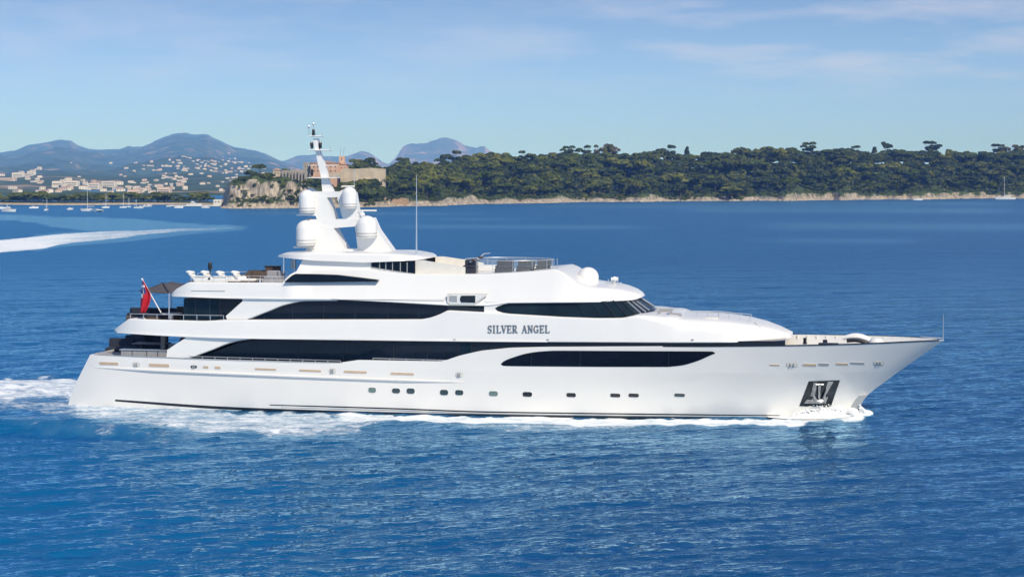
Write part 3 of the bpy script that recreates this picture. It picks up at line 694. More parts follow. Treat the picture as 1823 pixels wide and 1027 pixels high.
def build_fort():
    D = float(shoreY(590))+105
    f = tag(empty('fort', P3(585, 316, D)), 'large orange fort building with terracotta roofs and a square tower on the cliff', 'fort')
    f.location = (0, 0, 0)
    block('main_wall', D, 553, 604, 290.5, 318, 22, M['fort_orange'], f, [(x, y, 1.8, 2.6) for y in (297, 304.5) for x in (559, 566, 573, 581, 589, 597)], M['fort_tile'], 1.6)
    block('shade_grey_left_wing', D+4, 540, 552.6, 289.5, 318, 30, M['greystone_and_shade'], f, [(x, y, 1.4, 2.4) for y in (296, 304) for x in (543.5, 548)])  # shaded side of the fort, its shade painted as grey stone colour
    block('right_wing', D+3, 604.2, 617, 293, 316, 16, M['fort_orange'], f, [(x, 299, 1.6, 2.2) for x in (608, 613)], M['fort_tile'], 1.2)
    block('tower', D+6, 603.5, 613.5, 278, 293, 4.5, M['fort_orange'], f, [(608.5, 283, 1.8, 3)])
    an = MB(); q = P3(606, 262, D+8); an.tube([(q.x, q.y, q.z), (q.x, q.y, P3(606, 280, D+8).z)], 0.12, 5); q = P3(611, 267, D+8); an.tube([(q.x, q.y, q.z), (q.x, q.y, P3(611, 280, D+8).z)], 0.1, 5); an.build('antenna', M['grey'], f)
    # pale curtain wall, cut to an outline with a real thickness
    D2 = float(shoreY(640))+86; poly = [(606, 305), (612, 299.5), (630, 301), (660, 299), (686, 301), (686, 340), (606, 340)]
    b = MB(); w = [P3(x, y, D2) for x, y in poly]; n = len(w)
    b.prism([(p.x, p.z) for p in w], D2, D2+6); o = b.build('fort_curtain_wall', M['stone'], None, 20); tag(o, 'long pale stone rampart running right from the orange fort', 'wall')
    b = MB(); D3 = D2-12
    b.prism([(p.x, p.z) for p in [P3(x, y, D3) for x, y in ((578, 309), (606, 307), (607, 316), (578, 317))]], D3, D3+3); o = b.build('lower_rampart', M['stone'], None, 20); tag(o, 'low pale rampart wall directly beneath the orange fort', 'wall')
    # ruined grey wall with buttresses
    D4 = float(shoreY(520))+34; b = MB()
    top = [(501, 305), (505, 303), (515, 304), (522, 302), (531, 303.5), (539, 301.5), (546, 306), (546, 328), (501, 330)]
    b.prism([(p.x, p.z) for p in [P3(x, y, D4) for x, y in top]], D4, D4+3)
    for k in range(8):
        q = P3(503.5+k*5.7, 316, D4-1.0); b.box((q.x, q.y, q.z-1), (0.75, 2.1, 8.5+(k % 3)*0.8))
    o = b.build('ruined_wall', M['greystone_and_shade'], None, 20); tag(o, 'grey buttressed ruined wall on the cliff left of the fort', 'wall')
    D5 = float(shoreY(490))+40; h = tag(empty('cliff_house', (0, 0, 0)), 'small cream house with a tiled roof on the cliff top', 'house')
    block('wall', D5, 486, 499, 303, 316, 5, M['stone'], h, [(490, 308, 1.4, 2.4), (495, 308, 1.4, 2.4)], M['fort_tile'], 1.3)
    D6 = float(shoreY(756))+215; h = tag(empty('hillside_house', (0, 0, 0)), 'small pale house half hidden in the wood above the fort', 'house')
    block('wall', D6, 750, 763, 296.5, 306, 6, M['stone'], h, [(754, 300, 1.4, 2), (759, 300, 1.4, 2)], M['fort_tile'], 0.9)
    D7 = float(shoreY(690))+10; h = tag(empty('shore_house', (0, 0, 0)), 'low house with an orange roof at the foot of the wood', 'house')
    block('wall', D7, 668, 694, 356.5, 364, 7, M['stone'], h, [(674, 360, 3, 2.6), (683, 360, 3, 2.6)], M['fort_tile'], 1.9)
    b = MB(); D8 = float(shoreY(710))+5
    b.prism([(p.x, p.z) for p in [P3(x, y, D8) for x, y in ((693, 364), (700, 354), (708, 355), (714, 352.5), (727, 354), (727, 367.5), (690, 368))]], D8, D8+5)
    o = b.build('sea_wall', mat('brown_stone', (0.5, 0.33, 0.2), 0.95, var=0.45, vscale=0.8, bump=0.5, bscale=2), None, 10); tag(o, 'rough brown stone sea wall right of the orange roofed shore house', 'wall')
    h = tag(empty('boat_house', (0, 0, 0)), 'flat white waterside building at the left foot of the cliff', 'building'); D9 = 1165.0
    block('wall', D9, 380, 394, 355.5, 366, 8, M['house'], h, [(384, 359.5, 2.5, 1.8), (389.5, 359.5, 2.5, 1.8)])
    p = tag(empty('jetty', (0, 0, 0)), 'long low white jetty in front of the sand spit', 'jetty'); q0 = P3(308, 368.5, 1150); q1 = P3(384, 368.5, 1120)
    b = MB(); b.box(((q0.x+q1.x)/2, 1135, 0.7), (q1.x-q0.x, 5, 0.5)); b.build('deck_slab', M['house'], p, 20)
    for k in range(9): b = MB(); b.tube([(q0.x+(q1.x-q0.x)*k/8.2+0.6, 1133.5, -1), (q0.x+(q1.x-q0.x)*k/8.2+0.6, 1133.5, 0.5)], 0.3, 6); b.build('pile', M['greystone_and_shade'], p, 40)
    # summit mast on the hill
    p0 = P3(327, 238, 14950); b = MB(); b.tube([p0, p0+Vector((0, 0, 46))], [2.6, 1.4], 6); b.tube([p0+Vector((0, 0, 10)), p0+Vector((0, 0, 13))], 3.0, 8)
    tag(b.build('summit_mast', M['house'], None), 'thin white mast on top of the highest left hill', 'mast')

def build_town():
    """white and pink houses on the mainland slope, one object each"""
    rng = np.random.default_rng(77); protos = []
    for k in range(6):
        b = MB(); w = 12+rng.random()*10; d = 9+rng.random()*5; h = 6+rng.random()*5
        b.mi = 0; b.box((0, 0, h/2-2), (w, d, h+4))
        b.mi = 1; b.add([(-w/2-.5, -d/2-.5, h+.01), (w/2+.5, -d/2-.5, h+.01), (w/2+.5, d/2+.5, h+.01), (-w/2-.5, d/2+.5, h+.01), (-w/4, 0, h+2.2), (w/4, 0, h+2.2)], [(3, 2, 1, 0), (0, 1, 5, 4), (1, 2, 5), (2, 3, 4, 5), (3, 0, 4)])
        b.mi = 2
        for i in range(3):
            for j in range(2): b.box((-w/3+i*w/3, -d/2-.02, 1.9+j*3), (1.8, .3, 1.6))
        protos.append(b)
    meshes = {}
    def mesh(k, wall):
        if (k, wall) not in meshes:
            o = protos[k].build('house', [M[wall], M['fort_tile'], M['win']], None, 0); meshes[(k, wall)] = o.data; bpy.data.objects.remove(o)
        return meshes[(k, wall)]
    clusters = [(250, 470, 284, 330, 120, 'on the steep slope below the highest hill', 0.95), (290, 420, 275, 305, 26, 'high on the slope below the highest hill', .85), (0, 75, 305, 325, 22, 'on the terrace at the left edge of the hills', 1.3), (95, 215, 322, 343, 30, 'above the middle of the sand spit', 1.5),
                (215, 330, 325, 346, 28, 'above the right end of the sand spit', 1.2), (20, 120, 325, 345, 14, 'above the left end of the sand spit', 1.2), (120, 250, 290, 320, 9, 'alone on the hillside between the two hills', 1.0), (380, 460, 300, 345, 22, 'behind the cliff at the foot of the hill', .9)]
    for (x0, x1, y0, y1, n, where, s) in clusters:
        for i in range(n):
            px = x0+(x1-x0)*rng.random(); py = y0+(y1-y0)*rng.random()
            if where.startswith('on the steep') and py < 284+abs(px-370)*0.1: py += 12
            p = hill_hit('coastal_hills', px, py)
            if p is None: continue
            wall = 'house' if rng.random() < 0.8 else 'housep'
            o = bpy.data.objects.new('house', mesh(int(rng.integers(0, 6)), wall)); COL.objects.link(o); o.location = p; k = s*(0.34+0.44*rng.random()); k *= 0.34+0.52*p.y/5600
            o.scale = (k, k, k*0.9); o.rotation_euler = (0, 0, rng.normal()*0.35)
            cw = 'tiny cream tiled house' if wall == 'house' else 'tiny pink tiled house'
            tag(o, f'{cw} {where}', 'house', f'{cw} {where}')
    # larger apartment blocks near the water
    for (px, py, w, h, c, lab) in ((103, 329, 17, 6, 'house', 'long cream apartment block with a flat roof above the spit'), (128, 333, 24, 8, 'house', 'wide arched cream building above the middle of the spit'), (168, 338, 20, 10, 'house', 'stepped cream apartment block right of the wide one'), (195, 336, 24, 10, 'house', 'broad white block just right of the stepped block'), (33, 318, 20, 8, 'house', 'cream block on the terrace near the left edge'), (54, 314, 9, 8, 'house', 'narrow cream tower on the left terrace'), (293, 344, 22, 9, 'housep', 'pink waterside block behind the right end of the spit'), (240, 345, 22, 6, 'housep', 'low pink block behind the middle of the trees'), (8, 322, 40, 4, 'housep', 'long low pink terrace wall at the left edge')):
        p = hill_hit('coastal_hills', px, py)
        if p is None: continue
        s = p.y/F; o = tag(empty('apartment_block', (p.x, p.y, p.z)), lab, 'building'); b = MB(); b.box((0, 0, h*s/2-3), (w*s, 14, h*s+6)); b.build('wall', M[c], o, 20)
        b = MB(); b.box((0, 0, h*s+0.4), (w*s*0.9, 12, 0.8)); b.build('roof', M['fort_tile'], o, 20)
        nw = max(3, int(w/3)); 
        b = MB()
        for r_ in range(max(1, int(h/3.2))):
            b.box((0, -7.02, 1.8*s+r_*3.0*s), (w*s*0.86, 0.3, 1.1*s))
        b.build('window_row', M['win'], o, 20)
# ------------------------------------------------------------------ yacht frame: u forward, v to port, z up
TH = math.radians(10.5); CT, ST = math.cos(TH), math.sin(TH)
OX, OY = 5.5*ST, 135+5.5*CT
YM = Matrix.Translation((OX, OY, 0)) @ Matrix.Rotation(-TH, 4, 'Z')
def ufrom(px, v):
    a = (px-CX)/F; return (a*(OY+v*CT)-OX-v*ST)/(CT+a*ST)
def L(px, py, v):
    u = ufrom(px, v); y = OY-u*ST+v*CT
    return u, CAMH-(py-HOR)*y/F
def L3(px, py, v):
    u, z = L(px, py, v); return Vector((u, v, z))
def tab(pts, x, lin=False):
    xs = [p[0] for p in pts]; ys = [p[1] for p in pts]
    return float(np.interp(x, xs, ys)) if lin else float(pchip(xs, ys, x))

# ---- hull form
HWPX = [(160, 4.55), (175, 4.8), (210, 5.1), (300, 5.45), (450, 5.6), (1000, 5.6), (1200, 5.42), (1300, 5.15), (1408, 4.7), (1480, 4.1), (1560, 3.05), (1620, 1.9), (1660, 0.85), (1680.5, 0.03)]
SHEER = [(160, 631.5), (286, 636), (341, 638.5), (500, 643.5), (600, 647), (622, 647), (640, 644), (656, 641.5), (813, 644), (836, 634), (869, 625), (919, 619.5), (980, 618), (1200, 617), (1408, 615.2), (1480, 613.8), (1560, 611), (1620, 608.3), (1680.5, 605.5)]
_sx = np.concatenate([np.linspace(160, 600, 40), np.linspace(606, 990, 70), np.linspace(1000, 1680.5, 70)])
_su = []; _sz = []; _sw = []
for p in _sx:
    w = tab(HWPX, p); u, z = L(p, tab(SHEER, p, True), -w); _su.append(u); _sz.append(z); _sw.append(w)
_su = np.array(_su); _sz = np.array(_sz); _sw = np.array(_sw)
UB1, UA1 = _su[-1], _su[0]
def stem_u(z):
    pts = [L(px, py, 0.0) for px, py in ((1516, 760), (1521, 745), (1528, 727), (1543, 703), (1600, 661), (1640, 633), (1680.5, 605.5))]
    return float(np.interp(z, [p[1] for p in pts], [p[0] for p in pts]))
def stern_u(z):
    pts = [L(px, py, -4.6) for px, py in ((118, 725), (124, 706), (134, 682), (147, 657), (160, 631.5))]
    return float(np.interp(z, [p[1] for p in pts], [p[0] for p in pts]))
ZK = 3.42; ZB = -0.9
_ss = (_su-UA1)/(UB1-UA1)
_Bs = [(0, 4.35), (0.04, 4.75), (.1, 5.0), (.3, 5.25), (.55, 5.2), (.66, 4.8), (.75, 4.0), (.83, 2.9), (.9, 1.95), (.96, 0.85), (1.0, 0.04)]
def hull_half(u, z):
    us, ub = stern_u(z), stem_u(z); s = min(max((u-us)/(ub-us), 0), 1)
    A = float(np.interp(s, _ss, _sw)); B = tab(_Bs, s); g = float(sstep(0.5, 0.95, s))
    zz = min(max(z, ZB), 7)
    Ak = A*(1-0.10*g)
    if zz < ZK:
        t = (zz-ZB)/(ZK-ZB); return B+(Ak-B)*(t**(0.75+0.40*g))
    return Ak+(A-Ak)*min((zz-ZK)/2.2, 1)
def on_hull(px, py, off=0.0):
    v = -5.0
    for i in range(30):
        u, z = L(px, py, v); v = 0.5*v-0.5*hull_half(u, z)
    return (u, v-off, z)
def sheer_z(s): return float(np.interp(s, _ss, _sz))

def build_yacht():
    Y = tag(empty('motor_yacht', (0, 0, 0)), 'large white motor yacht under way with black window bands and domed radar mast', 'yacht'); Y.matrix_world = YM
    # ---------------- hull shell
    ns = 170; S = np.linspace(0, 1, ns); S = np.concatenate([[0, .004, .01, .018], S[4:-6], [0.975, .983, .99, .996, 1.0]]); ns = len(S)
    lo = [0, .2, .32, .42, .54, .66, .78, .9, 1.0]; hi = [0.006, .12, .3, .5, .7, .85, 1.0]
    rows = []
    for s in S:
        zs = sheer_z(s); zk = min(ZK, zs-0.25); col = []
        for f in lo: col.append(ZB+f*(zk-ZB))
        for f in hi: col.append(zk+f*(zs-zk))
        r = []
        for z in col:
            us, ub = stern_u(z), stem_u(z); u = us+s*(ub-us); r.append((u, hull_half(u, z), z))
        u, w, z = r[-1]; dz = 1.02 if s > .02 else 0.5
        while dz > 0.06 and stem_u(z-dz)-0.25 < u: dz -= 0.03
        dz = max(dz, 0.05); iw = max(min(w-0.16, 99), 0.005); iwb = max(min(iw-.05, hull_half(min(u, stem_u(z-dz)-.02), z-dz)-0.10), 0.004)
        r.append((u, max(w-0.02, .01), z+0.02)); r.append((u, iw+0.01, z+0.02)); r.append((u, iw, z-0.03)); r.append((u, iwb, z-dz)); r.append((u, 0.0, z-dz+0.03))
        rows.append(r)
    nr = len(rows[0]); V = []; Fc = []
    for side in (-1, 1):
        for r in rows: V += [(u, side*w, z) for (u, w, z) in r]
    for si, side in enumerate((-1, 1)):
        base = si*ns*nr
        for i in range(ns-1):
            for j in range(nr-1):
                q = (base+i*nr+j, base+(i+1)*nr+j, base+(i+1)*nr+j+1, base+i*nr+j+1)
                Fc.append(q if side < 0 else q[::-1])
    # transom
    for j in range(nr-1): Fc.append((j, j+1, ns*nr+j+1, ns*nr+j))
    nlo = len(lo)+len(hi); fm = []
    for k, f in enumerate(Fc):
        j = (f[0] % nr) if k < 2*(ns-1)*(nr-1) else 0
        jj = min(x % nr for x in f)
        fm.append(1 if jj == nr-2 and k < 2*(ns-1)*(nr-1) else 0)
    hull = obj_mesh('hull', V, Fc, None, Y, 38, mats=[M['hull'], M['deck']], fmat=fm)
    # bow deck is grey white, aft is teak: keep one plank colour on the fore deck plate
    # ---------------- strips laid on the hull
    def hull_strip(name, pts, width, proud, m, par=hull, n=120):
        x0, x1 = pts[0][0], pts[-1][0]; first = None
        for side in (1, -1):
            V = []; Fc = []; b0 = 0
            for i in range(n):
                p = x0+(x1-x0)*i/(n-1); y = tab(pts, p); u, v, z = on_hull(p, y); tp = min(1, 6*min(i, n-1-i)/(n-1)+0.05)
                hw = width/2
                for (dv, dz) in ((0.02, hw), (-proud*tp, hw*0.5), (-proud*tp, -hw*0.5), (0.02, -hw)):
                    zz = z+dz; w = hull_half(u, zz); V.append((u, side*(-(w)+dv), zz))
            for i in range(n-1):
                for j in range(3):
                    q = (b0+i*4+j, b0+i*4+4+j, b0+i*4+5+j, b0+i*4+1+j); Fc.append(q[::-1] if side == 1 else q)
            o = obj_mesh(name, V, Fc, m, par, 50); first = first or o
        return first
    hull_strip('rub_rail', [(168, 653.5), (319, 661), (500, 668.5), (650, 674), (827, 680)], 0.20, 0.16, M['hull'])
    hull_strip('boot_stripe', [(480, 720.6), (700, 727.0), (860, 732.8), (1110, 736.4), (1388, 739.4)], 0.14, 0.02, M['boot'])
    hull_strip('waterline_stripe', [(205, 712.5), (400, 726), (560, 732), (860, 739.6), (1110, 743.2), (1388, 745.6)], 0.30, 0.02, M['boot'])
    hull_strip('stripe_band', [(500, 725), (700, 730.2), (860, 736.2), (1110, 739.8), (1388, 742.6)], 0.10, 0.012, M['grey'])
    hull_strip('cap_rail', [(168, 631.6), (286, 635.8), (341, 638.2), (500, 643), (610, 646)], 0.07, 0.05, M['grey'])
    hull_strip('bow_cap_rail', [(1180, 617.0), (1408, 615.0), (1480, 613.6), (1560, 610.8), (1620, 608.1), (1672, 605.8)], 0.10, 0.04, M['trim'])
    # dark cap seen on the far bulwark comes with the same strip (both sides)
    def hull_panel(name, top, bot, m, off=0.03, par=hull, n=50, mm=6, th=0.06, slant=0.0):
        """curved plate lying on the hull; top and bottom edges are photo curves"""
        x0, x1 = top[0][0], top[-1][0]; G = []
        for i in range(n):
            p = x0+(x1-x0)*i/(n-1); yt = tab(top, p); yb = tab(bot, p)
            G.append([on_hull(p+slant*(yb-(yt+(yb-yt)*j/(mm-1))), yt+(yb-yt)*j/(mm-1), off) for j in range(mm)])
        return grid_plate(name, G, m, par, th)
    def grid_plate(name, G, m, par, th):
        n, mm = len(G), len(G[0]); V = [p for c in G for p in c]+[(p[0], p[1]+th, p[2]) for c in G for p in c]; Fc = []; N_ = n*mm
        for i in range(n-1):
            for j in range(mm-1):
                q = (i*mm+j, i*mm+j+1, (i+1)*mm+j+1, (i+1)*mm+j); Fc.append(q); Fc.append(tuple(k+N_ for k in q[::-1]))
        ed = [(i*mm) for i in range(n)]+[(n-1)*mm+j for j in range(1, mm)]+[i*mm+mm-1 for i in range(n-2, -1, -1)]+[j for j in range(mm-2, 0, -1)]
        for k in range(len(ed)): a, b_ = ed[k], ed[(k+1) % len(ed)]; Fc.append((a, b_, b_+N_, a+N_))
        return obj_mesh(name, V, Fc, m, par, 40)
    # main deck forward window
    wt = [(892, 647.2), (896, 643.5), (915, 635.5), (940, 628.5), (965, 625.2), (990, 624), (1100, 624.5), (1200, 625), (1268, 625.5), (1273, 628)]
    wb_ = [(892, 648.6), (896, 650.8), (915, 651.5), (990, 652.2), (1100, 652.8), (1185, 652.8), (1212, 650.5), (1240, 643), (1268, 631), (1273, 629)]
    hw_ = hull_panel('hull_window', wt, wb_, M['glass'], 0.02, n=90)
    for p in (946, 1033, 1190): 
        b = MB(); a = on_hull(p, tab(wt, p)+1, 0.045); c = on_hull(p, tab(wb_, p)-1, 0.045); b.tube([a, c], 0.02, 4); b.build('window_joint', M['trim'], hw_)
    # portholes
    def rr_panel(name, x0, x1, y0, y1, m, rim, sl=0.0):
        def edge(e, sg):
            out = []; w, h = (x1-x0)/2+e, (y1-y0)/2+e; xc, yc = (x0+x1)/2, (y0+y1)/2; r = min(h*0.92, w*0.55)
            for k in range(25):
                q = -w+2*w*k/24; d = max(0, abs(q)-(w-r)); yy = h-r+math.sqrt(max(0, r*r-d*d)); out.append((xc+q, yc-sg*max(yy, 0.02)+0.035*q))
            return out
        o = hull_panel(name, edge(.55, 1), edge(.55, -1), rim, 0.02, hull, 30, 5, 0.05)
        hull_panel('pane' if name == 'porthole' else 'slot_opening', edge(0, 1), edge(0, -1), m, 0.035, o, 30, 5, 0.03)
        return o
    for (x0, x1, y0, y1, g) in ((656, 669.5, 689.5, 698.5, 'greenglass'), (698, 712.5, 691, 699.6, 'portglass'), (724, 738.5, 691, 700.4, 'portglass'), (783.5, 798, 693.5, 703, 'portglass'), (810.5, 825, 694, 703, 'portglass'), (870.5, 886.5, 696, 704.6, 'greenglass'),
            (930.5, 947.5, 697.4, 705.6, 'darkport'), (1008.5, 1025.5, 699.2, 706.4, 'darkport'), (1086.5, 1104.5, 700.2, 706.6, 'darkport'), (1119, 1137.5, 700.2, 706.6, 'darkport'), (1200.5, 1219.5, 700.2, 706, 'portglass')):
        rr_panel('porthole', x0, x1, y0, y1, M[g], M['white'])
    for (x0, x1, y0, y1) in ((177, 211.5, 644.5, 649), (265, 302, 647.5, 652.6), (361.5, 371.5, 651.3, 655.2), (382.5, 393.5, 652, 656.3), (453.5, 492.5, 655.4, 658.6), (532.5, 572.5, 657.8, 661.3), (612, 653.5, 660, 663.8), (695.5, 737.5, 663.3, 667), (1429, 1453.5, 647.5, 651.4), (1457, 1476, 646.6, 650.8), (1488.5, 1510, 646.3, 649.6), (1514, 1539, 644.8, 648), (1370.5, 1388, 648.4, 650.6)):
        rr_panel('freeing_port', x0, x1, y0, y1, M['teakrail'] if x0 not in (1457, 1514) else M['grey'], M['white'])
    for (x0, x1, y0, y1) in ((236.5, 248.5, 645.4, 651.6), (586.5, 597, 656.6, 664), (811.5, 823, 663.5, 670.6), (1400.5, 1419.5, 646.5, 652.6), (1555.5, 1573.5, 643.6, 649.6), (340, 350.5, 650.6, 654.8)):
        o = rr_panel('fairlead', x0, x1, y0, y1, M['offwhite'] if x0 != 340 else M['trim'], M['grey'])
        b = MB()
        for k in (0.35, 0.65): b.tube([on_hull(x0+(x1-x0)*k, y0+.5, .08), on_hull(x0+(x1-x0)*k, y1-.5, .08)], 0.05, 6)
        b.build('roller', M['grey'], o)
    # anchor pocket
    def quad_panel(name, q, m, off, par, n=10, th=0.05):
        G = []
        for i in range(n):
            s = i/(n-1); c = []
            for j in range(n):
                t = j/(n-1); x = (q[0][0]*(1-s)+q[1][0]*s)*(1-t)+(q[3][0]*(1-s)+q[2][0]*s)*t; y = (q[0][1]*(1-s)+q[1][1]*s)*(1-t)+(q[3][1]*(1-s)+q[2][1]*s)*t
                c.append(on_hull(x, y, off))
            G.append(c)
        return grid_plate(name, G, m, par, th)
    ap = quad_panel('anchor_pocket', [(1440, 678.6), (1495.5, 676.6), (1479, 724.5), (1423, 722.5)], M['pocket'], 0.03, hull)
    b = MB()
    def hp(x, y, o=.16): return on_hull(x, y, o)
    b.tube([hp(1459, 683), hp(1458, 712)], 0.10, 8); b.tube([hp(1446, 708), hp(1452, 713), hp(1460, 714), hp(1468, 712), hp(1473, 706)], [.06, .16, .2, .16, .06], 8)
    b.tube([hp(1452, 712), hp(1446, 696)], [0.15, 0.03], 6); b.tube([hp(1466, 711), hp(1471, 693)], [0.15, 0.03], 6); b.tube([hp(1452, 684), hp(1466, 684)], 0.07, 6)
    b.build('anchor', M['anchor'], hull)
    G = quad_panel('pocket_reflection', [(1437, 711), (1472, 711), (1470, 718), (1431, 718)], M['anchor'], 0.06, ap, 6)  # pale plates paint the reflections in the polished pocket
    quad_panel('pocket_reflection', [(1449, 680), (1455, 680), (1450, 708), (1443, 705)], M['anchor'], 0.06, ap, 5)
    quad_panel('pocket_reflection', [(1474, 679), (1484, 679), (1472, 700), (1466, 706)], M['anchor'], 0.06, ap, 5)
    # stem guard
    b = MB(); st = [L(px, py, 0) for px, py in ((1545, 702), (1536, 712), (1524, 733), (1513, 731), (1521, 712), (1529, 703))]; b.prism(st, -0.42, 0.42); b.build('stem_guard', M['grey'], hull, 20)

    # ---------------- generic lofted tier
    def hwpx(p, inset=0.0): return max(tab(HWPX, p)-inset, 0.02)
    def tier(name, bot, top, wb, wt, m, par, n=120, sh=0.12, camber=0.0, sil=-1.0, smooth=40, lin=True, silb=-1.0, dense=None, ends=None):
        """bot / top: photo outlines of the starboard edge. wb / wt: half widths, functions of the photo column."""
        S = np.linspace(0, 1, n)
        if ends: S = np.unique(np.concatenate([S, np.linspace(0, 0.02, 6), np.linspace(0.96, 1, 14)]))
        R = []
        for s in S:
            xb = bot[0][0]+(bot[-1][0]-bot[0][0])*s; xt = top[0][0]+(top[-1][0]-top[0][0])*s
            yb = tab(bot, xb, lin); yt = tab(top, xt, lin); a, c = max(wb(xb), .01), max(wt(xt), .01)
            sl = sil(xt) if callable(sil) else sil; sb = silb(xb) if callable(silb) else silb; shh = sh(xt) if callable(sh) else sh
            ub = ufrom(xb, -a); zb = L(xb, yb, sb*a)[1]; ut = ufrom(xt, -c); zt = L(xt, yt, sl*c)[1]
            h = max(zt-zb, 0.004); r = min(shh, h*0.92, c*0.9); cb = camber(xt) if callable(camber) else camber
            rr_ = min(0.05, h*.04)
            half = [(ub, a-min(.06, a*.5), zb), (ub+(ut-ub)*.02, a, zb+rr_)]
            for k in range(5):
                t = k/4*math.pi/2; half.append((ut, c-r+r*math.cos(t), zt-r*(0.75 if shh > .5 else 1)+r*(0.75 if shh > .5 else 1)*math.sin(t)))
            half.append((ut, (c-r)*0.55, zt+cb*0.75)); half.append((ut, 0.0, zt+cb))
            R.append(half)
        V = []; Fc = []; k = len(R[0]); K = 2*k-1
        for half in R: V += [(u, -v, z) for u, v, z in half]+[(u, v, z) for u, v, z in half[-2::-1]]
        for i in range(len(R)-1):
            for j in range(K): Fc.append((i*K+j, (i+1)*K+j, (i+1)*K+(j+1) % K, i*K+(j+1) % K))
        Fc.append(tuple(range(K))[::1]); Fc.append(tuple((len(R)-1)*K+j for j in range(K-1, -1, -1)))
        o = obj_mesh(name, V, Fc, m, par, smooth); o['_'] = 0; del o['_']; return o
    def side_panel(name, top, bot, wf, m, par, off=0.02, th=0.08, n=60, lin=False):
        """upright plate on a tier's starboard side, with its mirror image to port"""
        x0, x1 = top[0][0], top[-1][0]; first = None
        for sgn in (1, -1):
            V = []; Fc = []; b0 = 0
            for i in range(n):
                p = x0+(x1-x0)*i/(n-1); w = wf(p)+off
                for (y, d) in ((tab(top, p, lin), 0), (tab(bot, p, lin), 0), (tab(bot, p, lin), th), (tab(top, p, lin), th)):
                    u, z = L(p, y, -w); V.append((u, sgn*(-w+d), z))
            for i in range(n-1):
                for j in range(4):
                    q = (b0+i*4+j, b0+i*4+(j+1) % 4, b0+i*4+4+(j+1) % 4, b0+i*4+4+j); Fc.append(q if sgn == 1 else q[::-1])
            q1 = (b0+3, b0+2, b0+1, b0); q2 = tuple(b0+(n-1)*4+j for j in range(4))
            Fc += [q1 if sgn == 1 else q1[::-1], q2 if sgn == 1 else q2[::-1]]
            if sgn == -1 and (par.parent is not None and par.parent.parent is not None): break
            o = obj_mesh(name, V, Fc, m, par, 35); first = first or o
        return first
    def px_poly(name, poly, v, th, m, par, both=True):
        """flat upright plate cut to an outline, v = lateral position of its outer face"""
        b = MB(); P = [L(x, y, -v) for x, y in poly]; b.prism(P, -v, -v+th); o = b.build(name, m, par, 30)
        if both: b = MB(); b.prism(P[::-1], v, v-th); b.build(name, m, par, 30)
        return o

    ends_aft = lambda p, x0, r: math.sqrt(max(0.0, 1-max(0.0, (x0+r-p)/r)**2))
    # ---------------- main deck house: dark glass behind the side deck; forward its black paints the gap shadow
    wd = lambda p: hwpx(p, 0.22)-1.0*(1-float(sstep(640, 700, p)))
    mdh = tier('main_deck_house', [(300, 650), (655, 655), (700, 650), (1398, 620)], [(322, 600), (480, 602), (980, 607), (1398, 607)], wd, wd, M['glass'], Y, 110, sh=0.02)
    for p in (816, 838, 760, 700, 455, 530, 610):
        side_panel('door_joint', [(p, 612), (p+1.6, 612)], [(p, 642), (p+1.6, 642)], wd, M['trim'], mdh, 0.03, 0.05, 3)
    side_panel('glass_door', [(819, 611), (838, 611.5)], [(819, 637), (838, 630)], wd, M['blueglass'], mdh, 0.012, 0.04, 4)
    # sweeping white supports on the side deck (aft buttress)
    px_poly('side_buttress', [(331, 600), (452, 602), (430, 605), (410, 610), (394, 616), (377, 622.5), (362, 628.5), (347, 634), (340, 636.5), (296, 636.5), (297.5, 623), (312, 613), (325, 605), (329.5, 602)], 5.42, 0.25, M['white'], Y)
    side_panel('buttress_edge', [(347, 632.8), (377.5, 621.4), (410, 608.8), (450, 601.2)], [(347, 634.4), (377.5, 623), (410, 610.6), (450, 602.8)], lambda p: 5.42, M['grey'], Y, 0.01, 0.26, 40)
    # ---------------- upper deck band (name band)
    C_top = [(204, 585.5), (229, 567.3), (300, 569.5), (360, 571.3), (399, 569.6), (749, 568.8), (765, 565.8), (780, 560.5), (797, 552.6), (867, 556.2), (885, 557), (909, 559), (1002, 564.5), (1060, 566.5), (1108, 566.5), (1143, 560), (1160, 554.5), (1175, 551.2), (1189, 550.3), (1200, 551.5), (1211, 555), (1240, 556.2), (1269, 557.6), (1300, 561), (1332, 566.3), (1359, 572), (1386, 581), (1411, 592.5)]
    C_bot = [(204, 588.5), (210, 593), (285, 597), (329, 600.5), (450, 602.3), (640, 604.3), (809, 607), (974, 609), (1200, 610.2), (1300, 610.2), (1365, 608.5), (1385, 606.5), (1400, 603.5), (1411, 600)]
    def wc(p):
        w = hwpx(p, 0.02)+0.03
        if p < 260: w *= 0.80+0.20*math.sqrt(max(0, 1-((260-p)/56)**2))
        if p > 1290: w = (w-0.06-1.35*float(sstep(1290, 1400, p)))*math.sqrt(max(0.0, 1-(max(0, p-1335)/77.0)**2))
        return w
    wct = lambda p: wc(p)-0.05-0.10*float(sstep(1000, 1160, p))
    shc = lambda p: 0.10+1.15*float(sstep(1120, 1230, p))
    silc = lambda p: -1+1.5*float(sstep(1130, 1185, p))
    C = tier('upper_deck_band', C_bot, C_top, wc, wct, M['white'], Y, 230, sh=shc, sil=silc, camber=lambda p: 0.12*float(sstep(1120, 1200, p))-0.40*float(sstep(236, 250, p)-sstep(372, 395, p)), ends=True, smooth=42)
    side_panel('lower_fillet', [(208, 591), (285, 595.6), (400, 600.2), (589, 603.2), (809, 605.8), (974, 607.6)], [(208, 592.6), (285, 597.4), (400, 602), (589, 604.8), (809, 607.6), (974, 609)], wc, M['white'], C, 0.09, 0.12, 70)
    for p in (809, 975, 1233): side_panel('nav_fitting', [(p-2, 603.5), (p+2, 603.5)], [(p-2, 605), (p+2, 605)], wc, M['grey'], C, 0.06, 0.05, 3)
